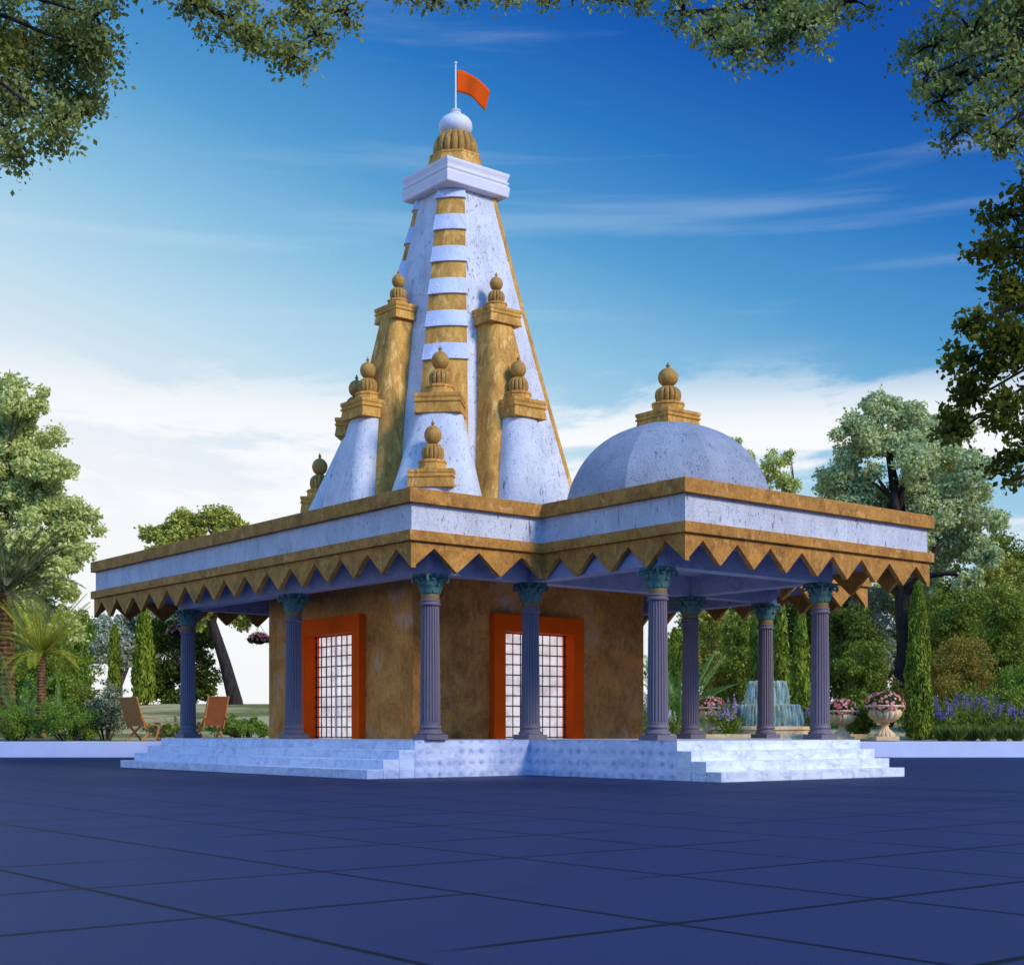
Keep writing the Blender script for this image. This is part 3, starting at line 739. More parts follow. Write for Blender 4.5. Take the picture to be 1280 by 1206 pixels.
# ------------------------------------------------------------------ garden materials
LM = {}
LM['pale'] = m_leaf('pale_tree_leaf', (.34, .40, .07), (.80, .80, .32), .3, .5)
LM['olive'] = m_leaf('round_tree_leaf', (.20, .21, .025), (.60, .57, .12), .2, .6)
LM['dark'] = m_leaf('dark_bush_leaf', (.024, .042, .006), (.19, .24, .035), .2, .8)
LM['mid'] = m_leaf('green_bush_leaf', (.055, .09, .010), (.32, .38, .055), .25, .8)
LM['bright'] = m_leaf('bright_shrub_leaf', (.07, .13, .012), (.30, .42, .06), .3, 1.2)
LM['cypress'] = m_leaf('cypress_leaf', (.05, .085, .007), (.34, .40, .045), .2, 2.0)
LM['gold'] = m_leaf('golden_shrub_leaf', (.15, .12, .016), (.46, .34, .06), .25, 1.0)
LM['grey'] = m_leaf('distant_tree_leaf', (.24, .27, .16), (.42, .45, .30), .15, .3)  # distance haze put into the lighter, greyed leaf colour
LM['misty'] = m_leaf('hazy_tree_leaf', (.28, .34, .11), (.70, .74, .36), .25, .4)  # mist painted in as a paler leaf colour
LM['over'] = m_leaf('overhanging_leaf', (.06, .08, .012), (.46, .48, .13), .45, .9)
LM['over_light'] = m_leaf('light_overhanging_leaf', (.07, .10, .018), (.38, .44, .13), .4, .9)
LM['over_dark'] = m_leaf('dark_maple_leaf', (.03, .042, .004), (.20, .21, .025), .4, 1.0)
LM['varieg'] = m_leaf('dark_variegated_leaf', (.03, .04, .018), (.40, .44, .24), .15, 2.5)
LM['palm'] = m_leaf('palm_leaflet', (.05, .075, .02), (.22, .25, .07), .2, 1.0)
LM['palm_gold'] = m_leaf('golden_palm_leaflet', (.12, .15, .010), (.66, .60, .07), .3, .8)
LM['palm_dark'] = m_leaf('dark_palm_leaflet', (.05, .055, .02), (.24, .25, .10), .15, 1.0)
LM['cycad'] = m_leaf('cycad_leaflet', (.07, .15, .03), (.36, .52, .13), .2, 1.0)
LM['pink'] = m_leaf('pink_petal', (.85, .06, .09), (.98, .58, .48), .3, 3)
LM['violet'] = m_leaf('violet_petal', (.10, .06, .26), (.34, .24, .58), .3, 3)
LM['lilac'] = m_leaf('lilac_petal', (.30, .16, .42), (.68, .48, .76), .3, 3)
LM['snow'] = m_leaf('white_petal', (.5, .5, .55), (.8, .8, .85), .3, 3)
LM['grass'] = m_leaf('grass_blade', (.05, .09, .015), (.20, .27, .06), .25, 2)
M['bark'] = m_bark('grey_brown_bark', (.05, .035, .024), (.13, .095, .065))
M['bark_dark'] = m_bark('dark_bark', (.014, .011, .009), (.05, .038, .03))
M['bark_palm'] = m_bark('palm_bark', (.06, .03, .012), (.30, .16, .06), 9)
M['stone'] = m_sand('urn_stone', (.80, .54, .27), (.68, .43, .20), (.45, .27, .12), 1.0, 1.0, .25)
def m_wood(name, a, b):
    s = NT(name); w = s.n('ShaderNodeTexWave', wave_type='BANDS', bands_direction='Z'); s.l(s.vec((4, 4, 10)), w.inputs[0])
    w.inputs['Scale'].default_value = 1.0; w.inputs['Distortion'].default_value = 5; w.inputs['Detail'].default_value = 3
    s.bsdf(s.mix(s.rng(s.noise(9, s.vec((1, 1, 4))), .3, .7), s.mix(w.outputs['Fac'], c4(*a), c4(*b)), c4(*a)), .5, .35); return s.m
M['teak'] = m_wood('teak', (.44, .17, .045), (.60, .28, .09))
M['teak_dark'] = m_wood('dark_teak', (.24, .07, .022), (.36, .12, .04))

# ------------------------------------------------------------------ overhanging trees in front, trunks out of the frame at both sides
def px_blobs(rows, y0, spread, seed):
    g = random.Random(seed); out = []
    for (px, py, rp) in rows:
        y = y0 + g.uniform(-spread, spread); p = at(px, py, y); out.append((p.x, p.y, p.z, rp / F_PX * y))
    return out
def sub(blobs, k, seed, f=.55):
    g = random.Random(seed); out = []
    for (x, y, z, r) in blobs:
        for _ in range(k):
            d = Vector((g.gauss(0, 1), g.gauss(0, 1), g.gauss(0, 1))).normalized() * r * g.uniform(.45, 1.0)
            out.append((x + d.x, y + d.y, z + d.z * .85, r * f * g.uniform(.5, 1.2)))
    return out
def overhang(name, label, base, fork, main, arms, leaf, per, mat, seed, r0=.24, k=9):
    E_ = empty(name, base); tag(E_, label, 'tree', 'trees arching over the plaza'); b0 = Vector(base)
    b = MB(); g = random.Random(seed); base = Vector(base); fork = Vector(fork)
    b.tube([base - Vector((0, 0, .3)), base.lerp(fork, .33) + Vector((.1, 0, 0)), base.lerp(fork, .7), fork], [r0 * 1.35, r0, r0 * .85, r0 * .7], 12)
    cl = list(main)
    for (pts, r1) in arms:                     # an arm: a bough from the fork through these points
        P = [fork] + [Vector(p[:3]) for p in pts]; fine = []
        for i in range(len(P) - 1):
            for q in (0, .5): fine.append(P[i].lerp(P[i + 1], q) + Vector((g.uniform(-.05, .05), g.uniform(-.05, .05), g.uniform(-.04, .06))))
        fine.append(P[-1]); n = len(fine)
        b.tube(fine, [r1 * (1 - .85 * i / (n - 1)) for i in range(n)], 8)
        cl += pts
    for (x, y, z, r) in main:
        q = Vector((x, y, z)); b.tube([fork, fork.lerp(q, .5) + Vector((0, 0, .25)), q], [r0 * .22, r0 * .12, .015], 7)
    sm = sub(cl, k, seed, .62)
    for (x, y, z, r) in sm:
        q = Vector((x, y, z)); c_ = min(cl, key=lambda c: (Vector(c[:3]) - q).length); o = Vector(c_[:3])
        b.tube([o, o.lerp(q, .5) + Vector((0, 0, .03)), q], [.018, .012, .004], 5)
    b.v = [tuple(Vector(p) - b0) for p in b.v]; b.build('trunk', M['bark_dark'], E_, smooth=60)
    c, nn = blob_leaves(sm, per * .62, seed, .02, .7); c = c + np.random.default_rng(seed).normal(size=c.shape) * .05
    leaf_mesh('crown', c - np.array(b0), leaf, mat, E_, 1.5, seed=seed, outward=nn, ow=.25)
    return E_
mainL = px_blobs([(-20, 40, 70), (45, 55, 62), (100, 60, 50), (30, 120, 52), (100, 118, 44), (20, 172, 40), (75, 160, 38), (-50, 130, 60), (-90, 40, 80), (120, 20, 40), (-10, -60, 80), (70, -50, 70), (-120, -60, 90), (160, -70, 70)], 16, .9, 3)
armL = px_blobs([(190, -30, 30), (240, 2, 30), (285, 22, 34), (325, 50, 34), (362, 72, 30), (395, 45, 26)], 15.5, .3, 4)
armL2 = px_blobs([(200, -60, 40), (300, -30, 36), (380, 8, 34), (430, 15, 24)], 16, .3, 5)
armL3 = px_blobs([(260, -70, 40), (400, -50, 30), (505, -2, 20), (545, 2, 18), (590, -4, 18), (635, -3, 19), (685, -6, 18)], 16.4, .3, 6)
overhang('broad_tree', 'leafy tree reaching in over the plaza from the upper left corner', (-8.6, 15.2, 0), (-7.8, 15.4, 9.1), mainL, [(armL, .06), (armL2, .05), (armL3, .035)], .042, 320, LM['over'], 11)
mainR = px_blobs([(1290, 30, 60), (1215, 40, 46), (1170, 55, 36), (1255, 85, 46), (1195, 95, 38), (1175, 125, 28), (1225, 145, 30), (1285, 130, 46), (1240, 170, 26), (1200, 165, 26), (1265, 185, 24), (1160, 95, 24), (1330, 80, 70), (1380, 0, 90), (1300, -60, 80), (1200, -50, 60)], 16, .9, 7)
armR = px_blobs([(1120, -30, 28), (1060, 2, 32), (1010, 32, 38), (965, 52, 36), (920, 66, 32), (890, 45, 26)], 15.5, .3, 8)
armR2 = px_blobs([(1080, -50, 30), (980, -10, 30), (905, 18, 32), (855, 14, 26), (1000, 10, 34), (950, 20, 34)], 15.8, .3, 9)
armR3 = px_blobs([(1000, -60, 30), (880, -40, 24), (800, -2, 20), (760, 0, 17), (725, -6, 17)], 16.2, .3, 10)
overhang('broad_tree', 'leafy silver green tree reaching in over the plaza from the upper right corner', (8.8, 15.2, 0), (8.0, 15.4, 9.0), mainR, [(armR, .06), (armR2, .045), (armR3, .035)], .041, 320, LM['over_light'], 12)
mainM = px_blobs([(1262, 268, 34), (1290, 300, 46), (1235, 310, 26), (1250, 365, 36), (1215, 400, 26), (1290, 420, 50), (1245, 440, 38), (1205, 452, 26), (1215, 500, 34), (1255, 515, 32), (1195, 540, 22), (1265, 575, 26), (1290, 540, 36), (1268, 600, 14), (1340, 350, 70), (1350, 480, 70), (1300, 230, 30)], 17.5, .8, 13)
overhang('maple_tree', 'dark green drooping foliage hanging into the right edge below the silver green tree', (9.2, 18.0, 0), (9.2, 17.8, 6.5), mainM, [], .062, 200, LM['over_dark'], 14, .2)

# ------------------------------------------------------------------ garden trees
def G(px, y): 
    x = (px - 640) / F_PX * y; return (x, y, gz(x, y))
def pb(rows, y, dy, seed): return px_blobs(rows, y, dy, seed)
bl = pb([(30, 500, 32), (-10, 520, 40), (45, 545, 34), (10, 570, 42), (60, 590, 30), (-30, 600, 46), (25, 620, 42), (75, 640, 34), (100, 660, 24), (50, 670, 36), (0, 670, 46), (85, 690, 28), (20, 720, 42), (70, 725, 28), (-40, 680, 50), (-60, 560, 50), (15, 770, 40), (60, 770, 36)], 62, 1.6, 21)
tree('broadleaf_tree', 'tall pale green tree at the left edge behind the palms', G(10, 62), (G(10, 62)[0], 62, 6.5), sub(bl, 10, 3), .115, 90, LM['pale'], M['bark'], .35, 22)
bl = pb([(200, 672, 20), (228, 655, 24), (260, 648, 24), (288, 662, 20), (245, 678, 28), (285, 690, 26), (210, 700, 26), (260, 715, 34), (300, 720, 28), (220, 735, 26), (330, 745, 24), (300, 765, 20), (250, 760, 30), (370, 740, 26), (345, 710, 26)], 78, 2.2, 23)
b0 = G(294, 74.5); fk = at(264, 775, 76)
tree('round_tree', 'round olive green tree with a leaning dark trunk behind the left eaves', b0, tuple(fk), sub(bl, 10, 5), .125, 70, LM['olive'], M['bark_dark'], .36, 24)
bl = pb([(202, 800, 28), (232, 790, 30), (250, 815, 22), (210, 840, 30), (240, 845, 26), (198, 862, 18), (230, 868, 20), (256, 866, 14)], 79, 1.5, 25)
tree('bushy_tree', 'dark dense bushy tree behind the left end column and the pair of chairs', G(235, 77), (G(235, 77)[0], 77, 3.6), sub(bl, 11, 6), .115, 70, LM['dark'], M['bark_dark'], .2, 26)
g = random.Random(31)
far = [(95, 815, 46, 'pale grey distant tree beside the small palm'), (150, 800, 42, 'pale grey distant tree behind the thin cypress'), (205, 800, 34, 'pale grey distant tree behind the thick cypress'), (40, 830, 40, 'pale grey distant tree between the two palm trunks')]
for i, (px, py, rp, lab) in enumerate(far):
    y = 120 + 6 * i; bl = pb([(px + g.uniform(-rp, rp) * .8, py + g.uniform(-rp, rp * .7) * .7, rp * g.uniform(.35, .55)) for _ in range(9)], y, 2, 40 + i)
    x = (px - 640) / F_PX * y
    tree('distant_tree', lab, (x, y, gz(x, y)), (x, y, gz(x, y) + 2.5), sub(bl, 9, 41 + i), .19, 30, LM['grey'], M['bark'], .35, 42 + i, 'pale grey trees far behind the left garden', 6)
bl = pb([(1100, 510, 26), (1135, 525, 34), (1070, 545, 34), (1180, 535, 30), (1120, 570, 42), (1050, 590, 32), (1170, 590, 44), (1215, 590, 28), (1040, 610, 22), (1095, 620, 44), (1150, 640, 46), (1220, 640, 34), (1065, 650, 34), (1120, 690, 40), (1185, 690, 42), (1230, 690, 22), (1080, 700, 26), (1150, 720, 26), (1210, 725, 18)], 72, 2.5, 51)
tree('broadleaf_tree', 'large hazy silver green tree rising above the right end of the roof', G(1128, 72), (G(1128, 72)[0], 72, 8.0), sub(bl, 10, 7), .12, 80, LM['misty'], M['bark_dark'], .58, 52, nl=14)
bl = pb([(918, 552, 9), (930, 575, 14), (962, 580, 16), (985, 572, 10), (970, 605, 18), (945, 610, 16), (990, 610, 12), (960, 640, 20), (985, 640, 16)], 84, 1, 53)
tree('slender_tree', 'small feathery pale tree peeking out just right of the dome', G(965, 84), (G(965, 84)[0], 84, 8.5), sub(bl, 10, 8), .12, 50, LM['pale'], M['bark'], .22, 54)

def cypress(label, px, py_top, py_base, wpx, y, seed, n=3800, size=.11):
    x = (px - 640) / F_PX * y; top = at(px, py_top, y).z; base = (x, y, gz(x, y) if py_base is None else min(gz(x, y), at(px, py_base, y).z))
    hgt = top - base[2]; r = wpx / 2 / F_PX * y
    E_ = empty('cypress', base); tag(E_, label, 'cypress', 'slim cypresses in the garden')
    gg = np.random.default_rng(seed); q = gg.random(n) ** .85; a = gg.random(n) * 2 * math.pi
    rr = r * np.minimum(1, (1 - q) ** .40 * 1.12) * np.minimum(1, .75 + q * 3) * (.72 + .34 * gg.random(n)) * (1 + .10 * np.sin(a * 3 + q * 14) + .07 * np.sin(a * 5 - q * 31))
    c = np.stack([rr * np.cos(a), rr * np.sin(a), .12 + q * (hgt - .15)], 1)
    nn = np.stack([np.cos(a), np.sin(a), np.full(n, .3)], 1)
    leaf_mesh('foliage', c, size, LM['cypress'], E_, 2.6, axis=(0, 0, 1.1), jitter=.42, seed=seed, outward=nn, ow=.5)
    MB().tube([(0, 0, -.2), (0, 0, hgt * .45), (0, 0, hgt * .9)], [.12, .08, .02], 8).build('trunk', M['bark'], E_)
cypress('thin cypress between the small palm and the thick left cypress', 143, 782, 878, 15, 78, 61, 1800, .13)
cypress('thick cypress standing behind the left chair', 180, 758, 880, 27, 74, 62, 3000, .13)
cypress('cypress close behind the right side of the fountain column', 977, 752, 885, 20, 58, 63, 3000, .10)
cypress('cypress between the fountain and the last column on the right', 1001, 756, 885, 23, 56, 64, 3600, .10)
cypress('half hidden cypress left of the fountain column', 943, 770, 885, 16, 59, 66, 2000, .10)
cypress('tall thick cypress beside the rightmost flower urn', 1148, 727, 926, 32, 48.3, 65, 12000, .06)
cypress('dark cypress top seen between the two nearest porch columns', 843, 785, 880, 16, 66, 67, 1800, .10)

# ------------------------------------------------------------------ bushes and hedges
def bush(name, label, px, py, wpx, hpx, y, mat, seed, leaf=.12, per=26, nb=14, cat='bush', group=None, base_py=None):
    p = at(px, py, y); rx = wpx / 2 / F_PX * y; rz = hpx / 2 / F_PX * y; x = p.x
    z0 = gz(x, y); zt = p.z + rz; zc = (z0 + zt) / 2; rz = max(.15, (zt - z0) / 2)
    E_ = empty(name, (x, y, z0)); tag(E_, label, cat, group); g = random.Random(seed)
    bl = []
    nb = int(nb * max(1.2, min(3.2, 1.5 * max(rz / rx, rx / rz))))
    for _ in range(nb):
        a = g.uniform(0, 2 * math.pi); q = math.sqrt(g.random()); h = g.uniform(-.75, .8)
        k_ = math.sqrt(max(.05, 1 - h * h * .8)); rr = min(rx, rz) * g.uniform(.36, .6)
        bl.append((q * (rx - rr * .5) * k_ * math.cos(a), q * min(rx, 1.6) * k_ * math.sin(a), (zc - z0) + h * (rz - rr * .5), rr))
    bl = sub(bl, 4, seed, .62)
    b = MB()
    for (bx, by, bz, r) in bl[::9]: b.tube([(bx * .2, by * .2, -.1), (bx * .55, by * .55, bz * .5), (bx, by, bz)], [.03, .022, .008], 5)
    b.build('stem', M['bark'], E_)
    c, nn = blob_leaves(bl, per * 2.0, seed, .3); c[:, 2] = np.maximum(c[:, 2], .02)
    leaf_mesh('foliage', c, leaf * .56, mat, E_, 1.7, seed=seed, outward=nn, ow=.35)
BL = [
 ('shrub', 'bright green shrub in front of the small palm trunk', 88, 900, 86, 56, 47.6, 'bright', 71, .085, 60),
 ('shrub', 'bright green shrub at the left edge below the big palm', 18, 903, 66, 52, 47.4, 'bright', 72, .085, 60),
 ('shrub', 'dark variegated shrub beside the left chair', 133, 884, 54, 84, 48.0, 'varieg', 73, .09, 60),
 ('shrub', 'low leafy shrub between the thin cypress and small palm', 112, 880, 50, 50, 51.5, 'mid', 74, .10, 45),
 ('hedge', 'low clipped hedge behind the right chair', 306, 909, 96, 30, 49.5, 'bright', 75, .085, 130),
 ('hedge', 'low hedge strip behind the garden table', 222, 913, 90, 18, 51, 'mid', 76, .085, 110),
 ('bush', 'dense dark bush between the two right cypresses and the big trunk', 1062, 800, 80, 130, 62, 'dark', 77, .14, 30),
 ('bush', 'mid green bush in front of the big shaded trunk', 1080, 836, 70, 84, 57, 'mid', 78, .12, 34),
 ('bush', 'tall mottled bush behind the fountain water', 925, 815, 56, 124, 63, 'mid', 79, .14, 30),
 ('bush', 'leafy bush with pale edges behind the leftmost urn', 890, 800, 60, 110, 66, 'olive', 80, .14, 28),
 ('bush', 'dark bush between the slender fountain cypresses', 960, 830, 60, 120, 67, 'dark', 81, .14, 28),
 ('bush', 'golden brown bush right of the tall thick cypress', 1200, 838, 84, 92, 55, 'gold', 82, .11, 40),
 ('bush', 'small golden bush between the urns and the thick cypress', 1112, 860, 34, 40, 58, 'gold', 83, .11, 40),
 ('bush', 'golden bush seen past the second porch column', 905, 850, 40, 50, 64, 'gold', 84, .12, 34),
 ('bush', 'big green bush at the right edge above the violet flowers', 1262, 815, 90, 190, 59, 'mid', 85, .14, 28),
 ('bush', 'rounded green bush behind the golden bush', 1205, 775, 90, 120, 66, 'mid', 86, .15, 26),
 ('bush', 'sloping olive bush on the right skyline below the hazy tree', 1262, 735, 90, 120, 74, 'olive', 87, .17, 22),
 ('bush', 'dark bush between the hazy tree trunk and the thick cypress', 1170, 800, 60, 120, 70, 'dark', 88, .16, 24),
 ('bush', 'dusky green bush left of the hazy tree trunk', 1092, 770, 60, 100, 76, 'grey', 89, .18, 20),
 ('bush', 'green bush behind the gap between chapel wall and first porch columns', 838, 835, 56, 110, 70, 'mid', 90, .15, 28),
 ('bush', 'low dark bush at the foot of the rightmost urn', 1150, 905, 50, 36, 50.5, 'mid', 91, .08, 60),
 ('bush', 'low dark bush between the two right urns', 1078, 900, 32, 44, 49.6, 'dark', 92, .08, 60),
 ('bush', 'low dark bush under the fountain spray', 1010, 898, 46, 40, 53, 'dark', 93, .09, 50),
 ('bush', 'low green bush left of the fountain', 915, 898, 50, 40, 53.5, 'mid', 94, .09, 50),
 ('bush', 'large olive green bush behind the first urn and leftmost fountain cypress', 905, 812, 120, 150, 78, 'mid', 301, .17, 22),
 ('bush', 'tall rounded bush behind the fountain', 965, 800, 110, 170, 80, 'olive', 302, .17, 22),
 ('bush', 'tall dark bush behind the last porch column', 1030, 795, 110, 170, 79, 'dark', 303, .17, 22),
 ('bush', 'broad bush left of the hazy tree trunk and far behind', 1085, 800, 110, 160, 82, 'mid', 304, .17, 22),
 ('bush', 'broad olive bush right behind the hazy tree trunk', 1150, 790, 110, 170, 84, 'olive', 305, .17, 22),
 ('bush', 'broad green bush behind the golden brown bush', 1215, 785, 110, 180, 80, 'mid', 306, .17, 22),
 ('bush', 'highest bush on the skyline at the right edge', 1275, 760, 120, 220, 78, 'mid', 307, .17, 22),
 ('bush', 'low rounded bush filling the ground behind the violet flowers', 1225, 880, 110, 60, 53, 'mid', 308, .10, 40),
 ('bush', 'green bush behind the violet flowers at the far right', 1275, 870, 70, 90, 54, 'bright', 309, .10, 40),
 ('bush', 'bushy green thicket behind the small golden palm', 60, 850, 80, 90, 60, 'bright', 310, .14, 30),
 ('bush', 'bushy dark thicket behind the big palm trunk', 10, 850, 80, 110, 62, 'mid', 311, .14, 30),
 ('bush', 'bright leafy bush peeping above the small palm and right of it', 95, 790, 60, 80, 66, 'bright', 312, .15, 28),
]
for (nm, lab, px, py, w, h, y, mt, sd_, lf, per) in BL: bush(nm, lab, px, py, w, h, y, LM[mt], sd_, lf, per, cat=nm, group={'bush': 'bushes of the garden', 'shrub': 'shrubs along the left kerb', 'hedge': 'low hedges behind the chairs'}[nm])

# ------------------------------------------------------------------ palms and cycads
def frond_mesh(L, droop, lift, n, wid, mat, seed, leaflet=.055, vee=.5):
    g = np.random.default_rng(seed); V = []; Fc = []
    def pt(q): return np.array([L * q * (1 - .18 * q * droop), 0, lift * L * q - droop * L * q * q])
    for i in range(n):
        q = .12 + .88 * i / n; p = pt(q); d = pt(min(1, q + .02)) - pt(q - .02); d /= np.linalg.norm(d)
        wl = wid * L * math.sin(math.pi * min(1, .12 + q * .88)) ** .7 * g.uniform(.85, 1.1) + .03
        for sgn in (-1, 1):
            side = np.array([0, sgn, 0.0]); upv = np.cross(d, side) * sgn
            tip = p + d * wl * .75 + side * wl * .75 + upv * wl * vee * .5 - np.array([0, 0, wl * .25 * g.random()])
            mid = (p + tip) / 2; o = d * leaflet * .5; k = len(V)
            V += [p, mid + o, tip, mid - o]; Fc.append((k, k + 1, k + 2, k + 3))
    me = bpy.data.meshes.new('frond'); me.from_pydata([tuple(v) for v in V], [], Fc)
    b = MB(); qs = np.linspace(0, 1, 9); b.tube([tuple(pt(q)) for q in qs], [.028 * (1 - .8 * q) for q in qs], 5)
    nv = len(V); me2 = bpy.data.meshes.new('frond'); me2.from_pydata([tuple(v) for v in V] + b.v, [], Fc + [tuple(i + nv for i in f) for f in b.f])
    me2.materials.append(mat); bpy.data.meshes.remove(me); return me2
def palm(name, label, base, top, L, nf, mat, seed, r0, cat='palm', droops=(.35, .6, .95), lifts=(1.0, .7, .3), wid=.16, n=44, leaflet=.05):
    E_ = empty(name, base); tag(E_, label, cat); g = random.Random(seed); h = top - base[2]
    if h > .6:
        b = MB(); rings = []; m = 60
        for i in range(m + 1):
            q = i / m; r = r0 * (1.25 - .35 * q) * (1 + (.16 if i % 2 else -.05)) * (1 + .5 * max(0, q - .85))
            rings.append([(r * (1 + .07 * math.sin(3 * a + i * 1.9)) * math.cos(a), r * (1 + .07 * math.sin(3 * a + i * 1.9)) * math.sin(a), -.2 + (h + .2) * q) for a in np.linspace(0, 2 * math.pi, 15)[:-1]])
        b.loft(rings); b.build('trunk', M['bark_palm'], E_, smooth=30)
    ms = [frond_mesh(L * k, d, l, n, wid, mat, seed + i, leaflet) for i, (d, l, k) in enumerate(zip(droops, lifts, (.9, 1.0, .95)))]
    for i in range(nf):
        q = i / nf; me = ms[0 if q < .33 else 1 if q < .7 else 2]
        f = bpy.data.objects.new('frond', me); C.objects.link(f); f.parent = E_
        f.location = (0, 0, h - .05); f.rotation_euler = (g.uniform(-.15, .15), g.uniform(-.18, .12), i * 2.39996 + g.uniform(-.2, .2)); k = g.uniform(.85, 1.1); f.scale = (k, k, k)
p = at(52, 818, 50)
palm('date_palm', 'small golden date palm with an orange trunk at the left', G(52, 50), p.z, 2.0, 46, LM['palm_gold'], 101, .15, droops=(.3, .5, .75), lifts=(1.35, .9, .4), wid=.13, n=54, leaflet=.026)
p = at(8, 742, 54)
palm('date_palm', 'big dark date palm cut off by the left edge', G(8, 54), p.z, 3.1, 44, LM['palm_dark'], 111, .28, droops=(.3, .6, .95), lifts=(1.1, .7, .25), wid=.13, n=84, leaflet=.04)
palm('cycad', 'low cycad under the big dark palm', G(22, 50.5), G(22, 50.5)[2] + .3, 1.9, 22, LM['cycad'], 121, .1, 'cycad', (.2, .45, .7), (1.6, 1.0, .5), .13, 34, .045)
palm('cycad', 'low cycad just right of the small palm trunk', G(72, 52.5), G(72, 52.5)[2] + .3, 1.5, 20, LM['cycad'], 131, .1, 'cycad', (.2, .45, .7), (1.4, .9, .4), .13, 30, .045)
palm('cycad', 'large blue green cycad behind the nearest porch columns', G(850, 54.5), G(850, 54.5)[2] + .35, 2.5, 30, LM['cycad'], 141, .12, 'cycad', (.2, .4, .6), (1.5, .95, .5), .16, 40, .07)
palm('cycad', 'tiny fern like cycad beside the garden table', G(222, 52), G(222, 52)[2] + .1, .7, 16, LM['cycad'], 151, .1, 'cycad', (.2, .45, .7), (1.2, .8, .3), .13, 22, .035)

# ------------------------------------------------------------------ flower beds
def flower_plant(label, px, py_top, y, mat, seed, n_st=9, hsc=1.0, group='flowering plants along the garden', w=.42):
    x, _, z0 = G(px, y); hh = max(.35, at(px, py_top, y).z - z0)
    E_ = empty('flowering_plant', (x, y, z0)); tag(E_, label, 'flower', group); g = np.random.default_rng(seed)
    lc = g.normal(size=(420, 3)) * np.array([w * .5, w * .45, hh * .2]) + np.array([0, 0, hh * .34]); lc[:, 2] = np.abs(lc[:, 2])
    leaf_mesh('foliage', lc, .065, LM['mid'], E_, 2.4, axis=(0, 0, .7), jitter=.7, seed=seed)
    fc = []; b = MB()
    for i in range(n_st):
        bx, by = g.normal(size=2) * w * .42; tz = hh * g.uniform(.72, 1.02)
        b.tube([(bx * .4, by * .4, -.05), (bx, by, tz)], [.010, .006], 4)
        m = 26; q = g.random(m); fc.append(np.stack([bx + g.normal(size=m) * .035 * (1.2 - q), by + g.normal(size=m) * .035 * (1.2 - q), tz - .30 * hh * (1 - q) + .02], 1))
    b.build('stem', LM['mid'], E_)
    leaf_mesh('blossom', np.concatenate(fc), .055, mat, E_, 1.1, seed=seed + 1)
vio = [(1172, 868, 49.5), (1190, 872, 49), (1204, 866, 50.5), (1219, 868, 49.3), (1236, 868, 50.2), (1250, 876, 49), (1264, 880, 49.6), (1276, 884, 49.2), (1180, 880, 48.4)]
vl = ['violet flowers just right of the tall thick cypress', 'violet flowers second from the tall thick cypress', 'violet flowers in front of the golden bush centre', 'violet flowers below the right half of the golden bush', 'violet flowers between golden bush and big edge bush', 'violet flowers under the big edge bush', 'low violet flowers near the right edge', 'last violet flowers at the right edge', 'short violet flowers at the kerb right of the cypress']
for i, ((px, py, y), lab) in enumerate(zip(vio, vl)): flower_plant(lab, px, py, y, LM['violet'], 200 + 3 * i)
for i, (px, py, y, lab) in enumerate([(905, 868, 51.5, 'tall lilac spikes right of the leftmost urn'), (918, 874, 51, 'lilac spikes beside the fountain spray'), (912, 884, 50, 'short lilac flowers in front of the tall lilac spikes'), (1016, 880, 51.5, 'lilac flowers left of the last column'), (1070, 884, 50.5, 'lilac flowers between the two right urns')]):
    flower_plant(lab, px, py, y, LM['lilac'], 260 + 3 * i)
flower_plant('white flowers beside the brown wall corner', 813, 862, 51, LM['snow'], 290)
flower_plant('white flowers between the nearest two porch columns', 838, 885, 50, LM['snow'], 293)
def grass_tuft(label, px, y, seed, h=.55, w=.28, n=260):
    x, _, z0 = G(px, y); E_ = empty('grass_tuft', (x, y, z0)); tag(E_, label, 'grass tuft', 'grass tufts behind the right kerb'); g = np.random.default_rng(seed)
    a = g.random(n) * 6.283; rr = g.random(n) ** .5 * w; V = np.zeros((n, 4, 3)); hh = h * g.uniform(.5, 1.1, n)
    bx, by = rr * np.cos(a) * .45, rr * np.sin(a) * .45; tx, ty = rr * np.cos(a) * 1.5, rr * np.sin(a) * 1.5
    V[:, 0] = np.stack([bx - .012, by, 0 * bx], 1); V[:, 1] = np.stack([bx + .012, by, 0 * bx], 1)
    V[:, 2] = np.stack([(bx + tx) / 2 + .010, (by + ty) / 2, hh * .65], 1); V[:, 3] = np.stack([tx, ty, hh], 1)
    me = bpy.data.meshes.new('blades'); me.from_pydata(V.reshape(-1, 3).tolist(), [], [(4 * i, 4 * i + 1, 4 * i + 2, 4 * i + 3) for i in range(n)])
    link('blades', me, LM['grass'], E_)
for i, (px, y, lab) in enumerate([(1178, 47.2, 'grass tuft at the kerb right of the thick cypress'), (1196, 47.0, 'second grass tuft right of the thick cypress'), (1214, 47.3, 'grass tuft below the violet flowers in the middle'), (1232, 47.0, 'wide grass tuft at the kerb before the big edge bush'), (1252, 47.2, 'grass tuft at the kerb near the right edge'), (1272, 47.1, 'last grass tuft at the right edge'), (1205, 48.2, 'tall grass tuft behind the second tuft')]):
    grass_tuft(lab, px, y, 300 + i)

